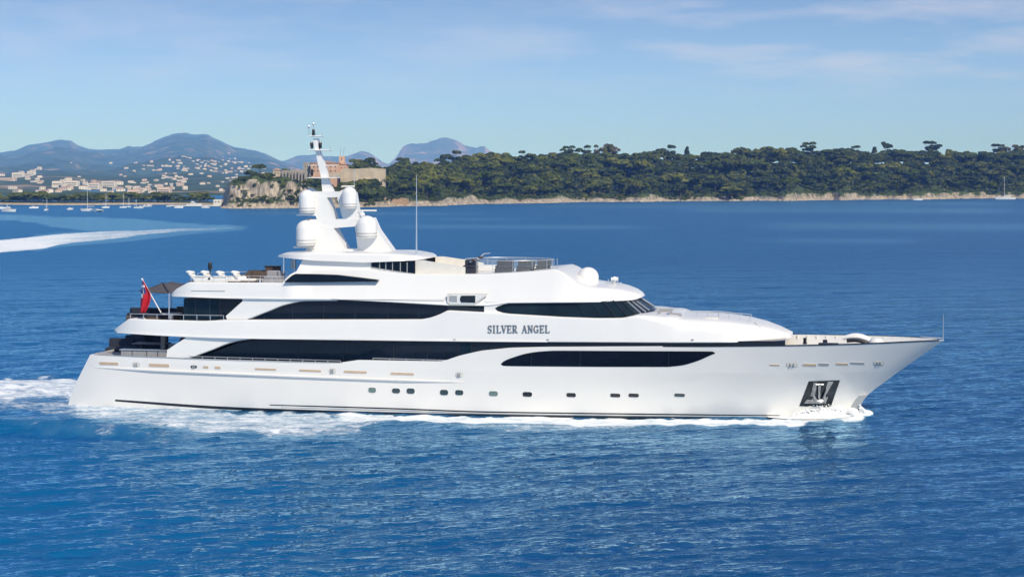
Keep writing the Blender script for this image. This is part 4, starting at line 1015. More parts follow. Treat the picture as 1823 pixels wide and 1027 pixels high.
    # ---------------- upper deck house
    wu = lambda p: 4.95-0.35*(1-float(sstep(395, 440, p)))
    udh = tier('upper_deck_house', [(328, 570), (400, 571), (797, 571)], [(328, 531), (589, 531), (797, 541)], wu, wu, M['glass'], Y, 60, sh=0.02)
    side_panel('aft_glass_screen', [(327, 533.5), (345, 533.2), (388, 533.8)], [(327, 566), (345, 566.5), (388, 566.5)], lambda p: wu(p), M['blueglass'], udh, 0.03, 0.04, 6)
    for p in (347, 372, 392): side_panel('screen_post', [(p, 532.5), (p+2.2, 532.5)], [(p, 566.5), (p+2.2, 566.5)], lambda p: wu(p), M['trim'], udh, 0.05, 0.06, 3)
    for p in (470, 520, 575, 632, 690, 745): side_panel('pane_joint', [(p, 534), (p+1.2, 534)], [(p, 569), (p+1.2, 569)], lambda p: wu(p), M['trim'], udh, 0.015, 0.03, 3)
    px_poly('upper_buttress', [(430, 529), (600, 531), (600, 535.2), (571, 534.9), (542, 536.2), (526, 538.2), (509, 542), (492, 548), (476, 554.6), (461, 561), (447, 566.8), (440, 568.3), (404, 568.3), (402, 562.5), (414, 552), (424, 543), (432, 536.3)], 5.22, 0.22, M['white'], Y)
    side_panel('buttress_edge', [(440, 567.6), (476, 553.6), (509, 541), (542, 535.2), (600, 534.4)], [(440, 569), (476, 555.2), (509, 542.6), (542, 536.6), (600, 535.8)], lambda p: 5.22, M['grey'], Y, 0.01, 0.23, 40)
    px_poly('forward_riser', [(748, 570), (749, 568.9), (760, 567.3), (770, 564.3), (783, 559.2), (797, 552.5), (868, 556.3), (885, 556.8), (885, 570)], 5.22, 0.25, M['white'], Y)
    px_poly('side_strip', [(797, 544.3), (867, 549.4), (867, 556.8), (797, 553)], 5.20, 0.3, M['trim'], Y)
    # ---------------- wheelhouse
    we0 = lambda p: min(5.2, hwpx(p, 0.18))
    def wwb(p):
        w = we0(p)
        return w*math.sqrt(max(0, 1-(max(0, p-1075)/92.0)**2.0))
    def wwt(p):
        w = we0(p)-0.25
        return w*math.sqrt(max(0, 1-(max(0, p-1040)/91.0)**2.0))
    wh_b = [(862, 562), (905, 566), (1002, 570), (1108, 570), (1140, 562), (1167, 550.5)]; wh_t = [(862, 541), (905, 537), (1002, 536), (1060, 536), (1100, 532), (1131, 528)]
    px_poly('glass_surround', [(862, 536), (908, 537.5), (906, 540), (895, 542.3), (886, 545.6), (880.5, 549), (885, 553.5), (895, 556.6), (909, 558.6), (909, 566), (862, 566)], 5.24, 0.12, M['white'], Y)
    tier('wheelhouse', wh_b, wh_t, lambda p: wwb(p)-.16, lambda p: wwt(p)-.16, M['glass'], Y, 150, sh=0.02, ends=True, silb=lambda p: -1+1.0*float(sstep(1120, 1165, p)), sil=lambda p: -1+1.0*float(sstep(1085, 1130, p)))
    def wh_pt(s, t, off):
        xb = 862+(1167-862)*s; xt = 862+(1131-862)*s; a, c = max(wwb(xb), .01), max(wwt(xt), .01)
        sb = -1+1.0*float(sstep(1120, 1165, xb)); sl = -1+1.0*float(sstep(1085, 1130, xt))
        P0 = Vector((ufrom(xb, -a), -a, L(xb, tab(wh_b, xb, True), sb*a)[1])); P1 = Vector((ufrom(xt, -c), -c, L(xt, tab(wh_t, xt, True), sl*c)[1]))
        p = P0.lerp(P1, t); n_ = Vector((max(0.0, s-0.6)**2*9+max(0, s-.9)*12, -1, 0)).normalized()
        return p+n_*off
    S_ = [0.056+(0.60-0.056)*k/60 for k in range(61)]+[.70, .78, .845, .895, .93, .957, .978, .999]; G = []; N_ = len(S_)
    for i in range(N_):
        s = S_[i]; e = min(1, (s-0.056)/0.085)
        lo_ = 0.34-0.20*math.sqrt(max(0, 1-(1-e)**2))+(0.0) ; 
        tl = 0.42-0.26*math.sin(e*math.pi/2); th_ = 0.55+0.41*math.sin(e*math.pi/2)**0.8
        G.append([wh_pt(s, tl+(th_-tl)*j/5, 0.06) for j in range(6)])
    V = [tuple(p) for c in G for p in c]; Fc = [(i*6+j, (i+1)*6+j, (i+1)*6+j+1, i*6+j+1) for i in range(N_-1) for j in range(5)]
    obj_mesh('wheelhouse_glass', [(x, -y, z) for x, y, z in V], [f[::-1] for f in Fc], M['blueglass'], Y, 60)
    whg = obj_mesh('wheelhouse_glass', V, Fc, M['blueglass'], Y, 2)
    for s in (0.60, 0.70, 0.78, 0.845, 0.895, 0.93, 0.957, 0.978):
        b = MB(); 
        for sg in (1, -1):
            a, c = wh_pt(s, 0.17, 0.10), wh_pt(s, 0.95, 0.10); a.y *= sg; c.y *= sg; b.tube([a, c], 0.05 if s > .7 else 0.02, 5)
        b.build('mullion', M['trim'] if s < .9 else M['rail'], whg)
    # ---------------- bridge deck band and brow roof
    E_bot = [(304, 527.5), (312, 528.6), (410, 531), (589, 533), (700, 538.5), (797, 544.2), (867, 545), (885, 543.2), (906, 540), (1002, 539.2), (1070, 538.6), (1100, 535.8), (1128, 531), (1146, 526.5)]
    E_top = [(304, 523.5), (313, 514.5), (334, 503), (346, 502.3), (502, 503.5), (508, 496), (516, 488.5), (525, 484), (560, 480.5), (655, 479.5), (668, 481.5), (700, 485), (739, 488.4), (828, 488.6), (870, 488), (914, 485.8), (957, 482.6), (987, 479.6), (999, 484), (1012, 491), (1030, 500), (1060, 504), (1080, 506), (1100, 509), (1124, 515.5), (1146, 524.5)]
    def we(p):
        w = min(5.32, hwpx(p, 0.05)); w -= 0.25*float(sstep(505, 530, p))*0
        if p < 350: w *= 0.82+0.18*math.sqrt(max(0, 1-((350-p)/46)**2))
        if p > 1010: w *= math.sqrt(max(0.0, 1-((p-1010)/136.5)**2))
        return w
    wet = lambda p: we(p)-0.06-0.85*float(sstep(505, 560, p))*(1-0.55*float(sstep(985, 1060, p)))
    E = tier('bridge_deck_band', E_bot, E_top, we, wet, M['white'], Y, 240, sh=lambda p: 0.10+0.7*float(sstep(990, 1050, p)), sil=lambda p: -1+1.3*float(sstep(995, 1045, p)), ends=True, camber=lambda p: 0.10*float(sstep(995, 1040, p))-0.42*float(sstep(340, 352, p)-sstep(494, 503, p)), silb=lambda p: -1+1.0*float(sstep(1090, 1146, p)), smooth=42)
    side_panel('lower_fillet', [(308, 526), (410, 529.6), (589, 531.6)], [(308, 527.8), (410, 531.4), (589, 533.4)], we, M['white'], E, 0.08, 0.1, 40)
    side_panel('panel_seam', [(590, 532.6), (700, 533), (792, 533)], [(590, 533.4), (700, 533.8), (792, 533.8)], we, M['grey'], E, 0.012, 0.03, 20)
    side_panel('panel_seam', [(340, 517.2), (400, 517.6)], [(340, 518), (400, 518.4)], we, M['grey'], E, 0.012, 0.03, 6)
    wslit = lambda p: (we(p)+wet(p))/2+0.25
    side_panel('upper_slit_window', [(506.5, 501.6), (514, 495), (521, 489.4), (526, 487.4), (560, 488), (600, 489.2), (640, 494), (672, 498)], [(506.5, 502.4), (514, 502.6), (521, 502.6), (526, 502.6), (560, 502.4), (600, 502), (640, 501.4), (672, 501)], wslit, M['glass'], E, 0.0, 0.5, 50, lin=True)
    # air intake on the side
    ai = side_panel('air_intake', [(796, 523.5), (800, 522.2), (850, 522.4), (868, 522.6)], [(796, 538), (800, 542.5), (845, 543), (868, 524)], we, M['offwhite'], E, 0.03, 0.1, 20, lin=True)
    side_panel('intake_recess', [(800, 524.5), (850, 524.6), (862, 524.8)], [(800, 540.5), (842, 541), (862, 526.4)], we, M['white'], ai, 0.05, 0.08, 12, lin=True)
    side_panel('intake_mouth', [(819, 530.5), (821, 526.4), (846, 526.2)], [(819, 534.5), (821, 538.2), (846, 538.6)], we, M['trim'], ai, 0.09, 0.08, 14, lin=True)
    side_panel('louvre', [(800.5, 526.4), (813.5, 526.6)], [(800.5, 536.4), (813.5, 537.6)], we, M['grey'], ai, 0.08, 0.08, 6, lin=True)
    # ---------------- sundeck house and hardtop
    wf = lambda p: 3.75
    Fh = tier('sundeck_house', [(523, 492), (745, 492)], [(541, 458), (712, 462)], wf, lambda p: 3.6, M['white'], Y, 40, sh=0.05)
    sw = lambda p: 3.75
    sg = side_panel('sundeck_opening_shade', [(661, 467.5), (700, 466), (739, 464)], [(661, 475), (700, 481.5), (739, 487)], sw, M['glass'], Fh, 0.03, 0.1, 20, lin=True)  # open side of the house: a black sheet paints the shade inside
    for p in (675, 686, 698, 712, 724): side_panel('opening_post', [(p, 467), (p+1.5, 467)], [(p, 478+(p-675)*.15), (p+1.5, 478+(p-675)*.15)], sw, M['grey'], sg, 0.05, 0.05, 3)
    px_poly('aft_door', [(518, 463), (525.5, 463), (525.5, 479), (518, 479)], 2.6, 0.3, M['grey'], Fh, False)
    px_poly('windbreak', [(738, 464), (752, 463.5), (790, 469), (828, 475.5), (828, 489), (738, 489)], 3.6, 0.12, M['offwhite'], Y)
    wg = lambda p: 4.0*math.sqrt(max(0.02, 1-(max(0, 545-p)/54)**2))*math.sqrt(max(0.0, 1-(max(0, p-690)/78.0)**2))
    Gt = tier('hardtop', [(495, 457.5), (527, 461), (560, 464.2), (648, 467.6), (709, 465), (742, 463), (767.5, 459)], [(495, 452.5), (503, 447.8), (556, 443.6), (637, 445.5), (698, 446), (742, 451.5), (767.5, 457.6)], wg, lambda p: wg(p)*0.97, M['white'], Y, 110, sh=0.22, sil=0.5, camber=0.06, ends=True, silb=-0.9)
    for p in (505, 524): 
        b = MB(); b.tube([L3(p, 459, -3.0), L3(p, 486, -3.0)], 0.04, 6); b.build('roof_post', M['rail'], Gt)
    # ---------------- radar mast
    mast = MB()
    def mp(poly, hw): 
        P = [L(x, y, -hw) for x, y in poly]; mast.prism(P, -hw, hw)
    mp([(557, 247), (565, 247), (568, 268), (580, 301), (582.5, 316), (594, 344), (574, 344), (571.5, 316), (565.5, 290), (561, 268)], 0.26)
    mp([(553, 341), (604, 341.2), (613, 336.5), (629, 343), (634, 373), (612, 374), (601, 351.2), (553, 353)], 0.62)
    mp([(561, 347), (581, 350.8), (597.5, 395), (566, 395), (560, 380), (548, 378), (548, 372), (560, 370)], 0.66)
    mp([(600, 350.8), (626, 354), (641, 393), (611, 393)], 0.60)
    mp([(548, 391), (641, 389.5), (641, 402.5), (593, 406.3), (548, 406)], 0.70)
    mp([(556, 397), (592.5, 405), (617, 448), (541, 448), (548, 441), (556, 432)], 0.76)
    mp([(631.5, 400), (640, 388), (661, 388), (671, 410), (697.5, 447), (637.5, 448)], 0.72)
    mp([(612, 443.5), (642, 443.5), (642, 449), (612, 449)], 0.8)
    mast_o = mast.build('radar_mast', M['white'], Y, 30)
    def plat(x0, x1, y, hw=0.5, th=0.08): 
        b = MB(); a = L3(x0, y, 0); c = L3(x1, y, 0); b.box(((a.x+c.x)/2, 0, a.z), (c.x-a.x, hw*2, th), 0, .02); return b.build('mast_platform', M['white'], mast_o)
    plat(552, 574.5, 243); plat(553, 588, 268, .6); plat(551.5, 601.5, 316.8, .7); plat(533, 566, 382.5, 0.8, .12); plat(528, 566, 439.5, 0.9, .12); plat(549, 602, 295, .12, .05)
    for (x0, x1, y) in ((608, 631.5, 332), (634, 670.5, 375)):
        b = MB(); a = L3(x0, y, -.3); c = L3(x1, y, -.3); b.box(((a.x+c.x)/2, -.3, a.z), (c.x-a.x, 0.16, 0.12), 0, .03); o = b.build('radar_scanner', M['white'], mast_o)
        b = MB(); b.lathe(((a.x+c.x)/2 if x0 == 608 else a.x+.5, -.3, a.z-.40), [(.20, 0), (.22, .1), (.16, .22), (.08, .25), (.08, .35)], 12); b.build('scanner_base', M['white'], o, 40)
    for (x, y0, y1, w) in ((555, 253, 265, .14), (570, 253, 265, .14), (558, 230, 242, .12), (555.5, 301, 314, .10)):
        b = MB(); a = L3(x, y1, -.2); c = L3(x, y0, -.2); b.tube([a, a.lerp(c, .2), a.lerp(c, .8), c], [w*.7, w, w, w*.6], 8); b.build('signal_light', M['trim'], mast_o)
    b = MB()
    for (x, y0, y1) in ((558, 221, 243), (550, 226, 243), (613.8, 262, 268), (588, 262, 268), (630.5, 301, 340), (562, 236, 243)): 
        a = L3(x, y1, 0.1); c = L3(x, y0, 0.1); b.tube([a, c], 0.025, 5)
        if x in (558, 550): b.ell((c.x, c.y, c.z), (.1, .1, .12), 8, 5)
    for y in (243, 268, 316.8): 
        for x in ((552, 574) if y == 243 else (553, 588) if y == 268 else (551.5, 601.5)):
            a = L3(x, y, -.4); b.tube([a, a+Vector((0, 0, .35))], .02, 5)
    b.build('mast_antenna', M['rail'], mast_o)
    def dome(px, ytop, ybase, rpx, v, rings=True, par=mast_o):
        a = L3(px, ybase, v); t = L3(px, ytop, v); r = rpx*(OY-a.x*ST)/F; h = t.z-a.z; o_ = Vector((a.x, a.y, a.z))
        prof = [(r*.82, 0), (r*.97, .04*h), (r, .15*h), (r, h-r*.95)]
        for k in range(1, 8): q = k/7*math.pi/2; prof.append((max(r*math.cos(q), .01), h-r*.95+r*.95*math.sin(q)))
        b = MB(); b.lathe(o_, prof, 28); d = b.build('radar_dome', M['white'], par, 50)
        if rings:
            for k in (0.10, 0.22):
                b = MB(); b.lathe(o_, [(r*1.0, k*h-.03), (r*1.035, k*h-.02), (r*1.035, k*h+.02), (r*1.0, k*h+.03)], 28); b.build('dome_band', M['greydeck'], d, 50)
        return d
    dome(544.5, 392, 437.5, 17.2, -1.15); dome(546.5, 338, 380, 14, -1.0); dome(622, 333, 372, 13, -0.85); dome(653, 384, 424, 18, -1.0)
    dome(552, 388, 432, 15, 1.3); dome(553, 335, 376, 13, 1.1)
    dome(1047, 475.5, 508, 19, 0.0, False, E)
    b = MB(); b.tube([L3(741.5, 462, -2.0), L3(741.5, 400, -2.0), L3(741.5, 312, -2.0)], [0.07, 0.05, 0.02], 6); b.build('whip_antenna', M['rail'], Gt)
    b = MB(); p = L3(1094, 512, 0.0); b.tube([p, p+Vector((0, 0, .55))], .09, 8); b.ell((p.x, 0, p.z+.65), (.22, .2, .2)); b.tube([p+Vector((-.25, 0, .62)), p+Vector((.28, 0, .66))], .16, 10)
    b.build('searchlight', M['white'], E, 40)
    b = MB()
    for x in (1083, 1087, 1091, 1099): q = L3(x, 511, -.35); b.tube([q, q+Vector((0, 0, .6-(x % 3)*.12))], .03, 5); 
    q = L3(1086, 509.5, -.35); b.tube([q+Vector((-.3, 0, .25)), q+Vector((.9, 0, .25))], .05, 6); b.build('horn', M['rail'], E)
    b = MB(); b.tube([L3(992, 480, -3.6), L3(992, 460, -3.6)], .03, 5); b.build('staff', M['rail'], E)

    # ---------------- rails
    def rail(name, pts, v, post_h, posts, par, m='rail', r=.025, mid=0):
        b = MB(); P = [L3(x, y, -v(x) if callable(v) else -v) for x, y in pts]; b.tube(P, r, 5)
        x0, x1 = pts[0][0], pts[-1][0]
        for k in range(posts):
            x = x0+(x1-x0)*k/(posts-1); y = tab(pts, x, True); q = L3(x, y, -v(x) if callable(v) else -v); b.tube([q, q-Vector((0, 0, post_h))], r*1.1, 5)
        for k in range(mid): b.tube([p-Vector((0, 0, post_h*(k+1)/(mid+1))) for p in P], r*.6, 4)
        return b.build(name, m and M[m], par)
    rail('side_rail', [(338, 634), (400, 635.8), (500, 638.8), (606, 642)], lambda p: hwpx(p, .05), .32, 13, hull)
    rail('side_rail', [(664, 637.3), (740, 639.5), (812, 641.5)], lambda p: hwpx(p, .05), .10, 6, hull)
    rail('aft_rail', [(232, 558.5), (300, 560), (398, 561.5)], lambda p: wc(p)-.12, .42, 8, C)
    rail('aft_rail', [(239, 556), (240, 556.2)], 0, .4, 2, C)
    rail('sundeck_rail', [(340, 492), (420, 491), (505, 492)], 4.9, .6, 9, E, r=.018, mid=1)
    rail('sundeck_rail', [(352, 486), (420, 484), (512, 483)], -4.7, .9, 8, E, r=.018, mid=1)
    for (a, c) in (((1221, 556), (1279, 557)), ((1279, 557), (1335, 563))):
        rail('foredeck_rail', [a, c], 2.3, .55, 4, C, r=.022)
        rail('foredeck_rail', [(a[0]+3, a[1]-3), (c[0]+3, c[1]-3)], -1.6, .5, 4, C, r=.022)
    b = MB(); p = L3(1679, 605, 0); b.tube([p, L3(1679.5, 560, 0)], [.035, .015], 5); b.build('jackstaff', M['rail'], hull)
    b = MB(); p = L3(1679, 604, 0)
    for (dx, dv) in ((-1.6, -.75), (-1.6, .75)): b.tube([p+Vector((0, 0, .1)), p+Vector((dx, dv, .12))], .03, 5)
    b.build('pulpit', M['rail'], hull)
    # stanchions inside the bow bulwark on the far side
    b = MB()
    for x in range(1420, 1660, 17):
        w = hwpx(x)-0.22; u = ufrom(x, w); zs = float(np.interp(u, _su, _sz)); b.box((u, w, zs-0.45), (.07, .16, .85))
    b.build('bulwark_rib', M['offwhite'], hull)
    # fore deck gear
    dz = lambda u: float(np.interp(u, _su, _sz))-0.98
    b = MB()
    for x in (1418, 1600): 
        pass
    def gear(px, v): u = ufrom(px, v); return Vector((u, v, dz(u)))
    p = gear(1433, 2.2); b = MB(); b.tube([p, p+Vector((0, 0, .95))], .13, 8); b.lathe(p, [(.34, 0), (.34, .08), (.14, .2), (.14, .5), (.22, .56)], 14); b.build('bollard', M['trim'], hull)
    p = gear(1500, 1.2); b = MB(); b.box(p+Vector((0, 0, .35)), (2.6, .5, .35), 0, .08); b.box(p+Vector((-1.3, 0, .62)), (.35, .35, .5), 0, .05); b.build('crane_boom', M['trim'], hull)
    b = MB(); pp = [gear(1500, 1.2)+Vector((k*.36, 0, 1.0+.30*math.sin(math.pi*k/7)-.06*k)) for k in range(8)]; b.tube(pp, [.12, .2, .26, .28, .28, .26, .22, .14], 8); b.build('crane_hood', M['white'], hull)
    b = MB(); pp = [gear(1500, .75)+Vector((k*.32+.3, 0, .85+.30*math.sin(math.pi*k/7)-.09*k)) for k in range(8)]; b.tube(pp, .15, 8); b.build('crane_shell', M['trim'], hull)
    p = gear(1475, -1.3); b = MB(); b.box(p+Vector((0, 0, .75)), (1.5, .5, .25), 0, .06); b.box(p+Vector((-.5, 0, .5)), (.5, .4, .5), 0, .05); b.build('windlass', M['trim'], hull)
    p = gear(1500, -.9); b = MB(); b.box(p+Vector((0, 0, .5)), (3.4, 1.3, .55), 0, .25); b.box(p+Vector((-2.6, 0, .45)), (1.6, 1.2, .4), 0, .2); b.build('fore_locker', M['white'], hull)
    p = gear(1560, .5); b = MB(); b.lathe(p+Vector((0, 0, .3)), [(.55, 0), (.55, .5), (.4, .72), (.1, .8)], 16); b.build('vent_cowl', M['white'], hull)
    b = MB(); V = [];
    rows_ = []
    for x in np.linspace(1400, 1622, 40):
        w = hwpx(x)-.25; u_ = ufrom(x, -w); rows_.append((u_, max(.05, min(w, hull_half(u_, dz(u_))-.14))))
    V = [(u, -w, dz(u)+.02) for u, w in rows_]+[(u, w, dz(u)+.02) for u, w in rows_]; n = len(rows_)
    obj_mesh('fore_deck', V, [(i, i+1, n+i+1, n+i) for i in range(n-1)], M['white'], hull)
    # foredeck seats, well, hatch
    def onC(px, v, y_at): return L3(px, y_at, v)
    b = MB(); b.box(onC(1181, 0, 558), (1.6, 3.6, .5), 0, .15); b.build('seat_well', M['greydeck'], C)
    for (x, y) in ((1183, 566), (1203, 561.5)):
        b = MB(); p = L3(x, y, -3.0); b.box(p, (.85, .9, .3), 0, .08); b.box(p+Vector((-.38, 0, .25)), (.16, .9, .5), 0, .05); b.build('bow_seat', M['gcush'], C)
    b = MB(); b.box(L3(1238, 573, -3.6), (.7, .12, .1), 0, .02); b.build('deck_cleat', M['trim'], C)
    b = MB(); b.box(L3(1267, 567, -3.0), (1.0, .8, .2), 0, .05); b.build('deck_hatch', M['offwhite'], C)
    b = MB(); b.tube([L3(1345, 572, -2.5), L3(1349, 579, -3.0), L3(1354, 583, -3.3)], .06, 5); b.build('deck_step', M['offwhite'], C)
    # cockpit support post
    b = MB(); a = L3(291, 597, -4.3); c = L3(291, 640, -4.3); b.box((a+c)/2, (.34, .34, a.z-c.z), 0, .08); b.build('support_post', mat('dark_post', (.13, .115, .10), .5), Y)
    # ---------------- name lettering, silver, standing proud of the band
    def letter_mesh():
        b = MB(); tw = 1.0; H = 14.2
        def bar(x0, y0, x1, y1, t):
            dx, dy = x1-x0, y1-y0; l = math.hypot(dx, dy); nx, ny = -dy/l*t/2, dx/l*t/2
            return [(x0+nx, y0+ny), (x1+nx, y1+ny), (x1-nx, y1-ny), (x0-nx, y0-ny)]
        def arc(cx, cy, rx, ry, a0, a1, t, n=8):
            out = []
            for k in range(n):
                a, c = math.radians(a0+(a1-a0)*k/n), math.radians(a0+(a1-a0)*(k+1)/n)
                out.append([(cx+(rx+t/2)*math.cos(a), cy-(ry+t/2)*math.sin(a)), (cx+(rx+t/2)*math.cos(c), cy-(ry+t/2)*math.sin(c)), (cx+(rx-t/2)*math.cos(c), cy-(ry-t/2)*math.sin(c)), (cx+(rx-t/2)*math.cos(a), cy-(ry-t/2)*math.sin(a))])
            return out
        T, N_ = 2.1, 1.0
        def ser(x, y, w=4.4): return bar(x-w/2, y, x+w/2, y, .9)
        def stem(x): return [bar(x, .4, x, 13.6, T), ser(x, .45), ser(x, 13.55)]
        G = {'S': arc(3.9, 4.0, 2.6, 3.2, 30, 250, 1.7)+arc(3.9, 10.2, 2.6, 3.1, 70, -140, 1.7)+[bar(6.7, .8, 6.7, 4, .8), bar(1, 10, 1, 13.4, .8), bar(2.4, 6.2, 5.2, 7.9, 2.0)],
             'I': stem(3), 'L': stem(2.6)+[bar(2, 13.4, 8, 13.4, 1.2), bar(8, 10.5, 8, 14, 1)],
             'V': [bar(1.6, .4, 4.7, 13.6, T), bar(7.6, .4, 4.7, 13.6, N_), ser(1.6, .45), ser(7.6, .45, 3.4)],
             'E': stem(2.6)+[bar(2, .6, 7.8, .6, 1.2), bar(7.8, .2, 7.8, 3.4, .9), bar(2, 7, 6.4, 7, 1.1), bar(6.4, 5.4, 6.4, 8.6, .8), bar(2, 13.4, 8.2, 13.4, 1.2), bar(8.2, 10.5, 8.2, 14, .9)],
             'R': stem(2.4)+[bar(2.4, .6, 5, .6, 1.1), bar(2.4, 7, 5, 7, 1.1)]+arc(5, 3.8, 2.3, 3.2, 90, -90, 1.7)+[bar(4.6, 7, 8.2, 13.6, 1.9), ser(8.4, 13.55, 2.6)],
             'A': [bar(4.6, .2, 1.4, 13.6, N_), bar(4.6, .2, 7.8, 13.6, T), bar(2.4, 9, 6.6, 9, 1.0), ser(1.4, 13.55, 3.4), ser(7.8, 13.55, 3.8)],
             'N': [bar(2, .4, 2, 13.6, 1.1), bar(1.8, .5, 8, 13.5, T), bar(8, .4, 8, 13.6, 1.1), ser(1.6, .45, 3), ser(8, .45, 3.4), ser(2, 13.55, 3.4)],
             'G': arc(5, 7, 3.6, 6.2, 40, 320, 1.8, 12)+[bar(7.9, 8, 7.9, 13, 1.8), ser(7.6, 7.9, 4), bar(8, .8, 8, 4, .9)]}
        x = 868.0; adv = {'S': 8.3, 'I': 6.6, 'L': 9.0, 'V': 9.2, 'E': 9.6, 'R': 10.6, 'A': 10.0, 'N': 10.2, 'G': 10.2, ' ': 6.2}
        tot = sum(adv[c] for c in 'SILVER ANGEL'); k = 111.0/tot; out = []
        for ch in 'SILVER ANGEL':
            if ch != ' ':
                b = MB()
                for i, q in enumerate(G[ch]):
                    P = []
                    for (lx, ly) in q:
                        X_ = x+lx*k; Y_ = 579.0-0.45*(X_-868)/111+ly; w = wc(X_)+0.035+0.0015*(i % 7); u, z = L(X_, Y_, -w); P.append((u, -w, z))
                    nb = len(b.v); b.v += P+[(p[0], p[1]+.04, p[2]) for p in P]; n = 4
                    b.f += [tuple(nb+j for j in (0, 1, 2, 3)), tuple(nb+j for j in (7, 6, 5, 4))]+[(nb+j, nb+4+j, nb+4+(j+1) % 4, nb+(j+1) % 4) for j in range(4)]; b.m += [0]*6
                b.build('name_letter', M['letter'], C, 0)
            x += adv[ch]*k
    letter_mesh()
    zE = L(450, 503, -5.1)[1]; zEf = L(850, 488, -4.4)[1]; zC = L(330, 569, -5.2)[1]; zH = sheer_z(0.1)
    return Y, dict(E=zE, Ef=zEf, C=zC, H=zH, wc=wc, we=we)

# ------------------------------------------------------------------ loose things on the decks
def ywp(px, v, z): return YM @ Vector((ufrom(px, v), v, z))
def deck_empty(name, px, v, z, rz=0.0): return empty(name, ywp(px, v, z), -TH+rz)
def build_deck_things(Z):
    # sun loungers with raised backs
    def lounger():
        r = empty('sun_lounger', (0, 0, 0)); b = MB(); b.box((0, 0, .30), (1.9, .66, .06), 0, .02); b.build('frame', M['brown'], r)
        for (x, y) in ((-.8, -.28), (-.8, .28), (.8, -.28), (.8, .28)): b = MB(); b.tube([(x, y, 0), (x, y, .3)], .03, 6); b.build('leg', M['brown'], r)
        b = MB(); b.box((.30, 0, .42), (1.3, .64, .2), 0, .06); b.build('mattress', M['wcush'], r)
        b = MB(); b.box((-.60, 0, .74), (.24, .66, 1.0), 0, .08, tilt=-.72); b.build('backrest', M['wcush'], r)
        b = MB(); b.box((-.86, 0, 1.12), (.62, .56, .24), 0, .09, tilt=.15); b.build('pillow', M['wcush'], r); return r
    l0 = lounger()
    for i, (px, v, lab) in enumerate(((357, -3.4, 'white cushioned sun lounger nearest the stern end of the sun deck'), (383, -2.6, 'white sun lounger second from the stern end of the sun deck'), (410, -3.8, 'white sun lounger third from the stern, beside the low white seats'), (437, -2.4, 'white sun lounger with raised back closest to the dining table'))):
        o = l0 if i == 0 else copy_tree(l0); o.location = ywp(px, max(v, -2.9), Z['E']-.34); o.rotation_euler.z = -TH; o.scale = (.95, 1.0, .86); tag(o, lab, 'sun lounger', 'sun loungers on the aft sun deck')
    o = empty('deck_locker', ywp(376, -4.6, Z['E']), -TH); b = MB(); b.box((0, 0, .16), (2.7, .6, .42), 0, .12); b.build('body', M['white'], o)
    for x in (-.85, .75): b = MB(); b.box((x, -.02, .40), (1.0, .62, .10), 0, .04); b.build('lid', M['wcush'], o)
    b = MB(); b.box((-.05, -.32, .25), (.16, .04, .16), 0, .02); b.build('latch', M['trim'], o)
    tag(o, 'long low white locker along the stern edge of the sun deck', 'locker')
    # low sofa
    def sofa(name, px, v, z, w, d, h, m, lab, rz=0.0, back=True, cat='sofa', grp=None):
        o = deck_empty(name, px, v, z, rz); b = MB(); b.box((0, 0, h*.25), (w, d, h*.5), 0, .06); b.build('base', M['brown'] if name not in ('tub_seat',) and m != 'gcush' else M[m], o)
        b = MB(); b.box((0, 0, h*.62), (w*.96, d*.94, h*.22), 0, .06); b.build('seat', M[m], o)
        if back: b = MB(); b.box((0, d*.42, h*.9), (w*.96, .2, h*.6), 0, .07); b.build('backrest', M[m], o)
        return tag(o, lab, cat, grp)
    sofa('sofa', 432, -2.8, Z['E']-.3, 2.2, .8, .55, 'wcush', 'low white sofa with dark base between the third lounger and the table')
    # dining table with chairs
    t = deck_empty('dining_table', 458, -1.4, Z['E']-.32); b = MB(); b.box((0, 0, .74), (2.6, 1.2, .06), 0, .02); b.build('tabletop', M['brown'], t)
    for (x, y) in ((-1.1, -.5), (1.1, -.5), (-1.1, .5), (1.1, .5)): b = MB(); b.tube([(x, y, 0), (x, y, .72)], .05, 6); b.build('leg', M['brown'], t)
    tag(t, 'dark slatted dining table in the middle of the sun deck', 'table')
    def chair():
        r = empty('deck_chair', (0, 0, 0)); b = MB(); b.box((0, 0, .45), (.5, .5, .07), 0, .02); b.build('seat', M['wcush'], r); b = MB(); b.box((0, -.24, .75), (.5, .06, .55), 0, .02); b.build('backrest', M['brown'], r)
        for (x, y) in ((-.22, -.22), (.22, -.22), (-.22, .22), (.22, .22)): b = MB(); b.tube([(x, y, 0), (x, y, .45)], .025, 5); b.build('leg', M['brown'], r)
        return r
    c0 = chair(); nth = ['leftmost', 'second', 'third', 'rightmost']
    for i in range(8):
        o = c0 if i == 0 else copy_tree(c0); near = i < 4; o.location = ywp(446+8.5*(i % 4), -2.3 if near else -.5, Z['E']-.32); o.rotation_euler.z = -TH+(0 if near else math.pi)
        tag(o, f'{nth[i % 4]} dark chair along the {"near" if near else "far"} side of the dining table', 'chair', 'dark chairs round the sun deck table')
    sofa('sofa', 488, -2.4, Z['E']-.25, 1.5, 1.0, .85, 'gcush', 'grey cushioned sofa in front of the dark bar unit on the sun deck')
    o = deck_empty('bar_unit', 486, -.2, Z['E']-.4); b = MB(); b.box((0, 0, .7), (1.1, .7, 1.4), 0, .03); b.build('cabinet', M['brown'], o); b = MB(); b.box((0, 0, 1.43), (1.25, .85, .06), 0, .02); b.build('counter', M['trim'], o); tag(o, 'tall dark bar unit at the forward end of the aft sun deck', 'bar unit')
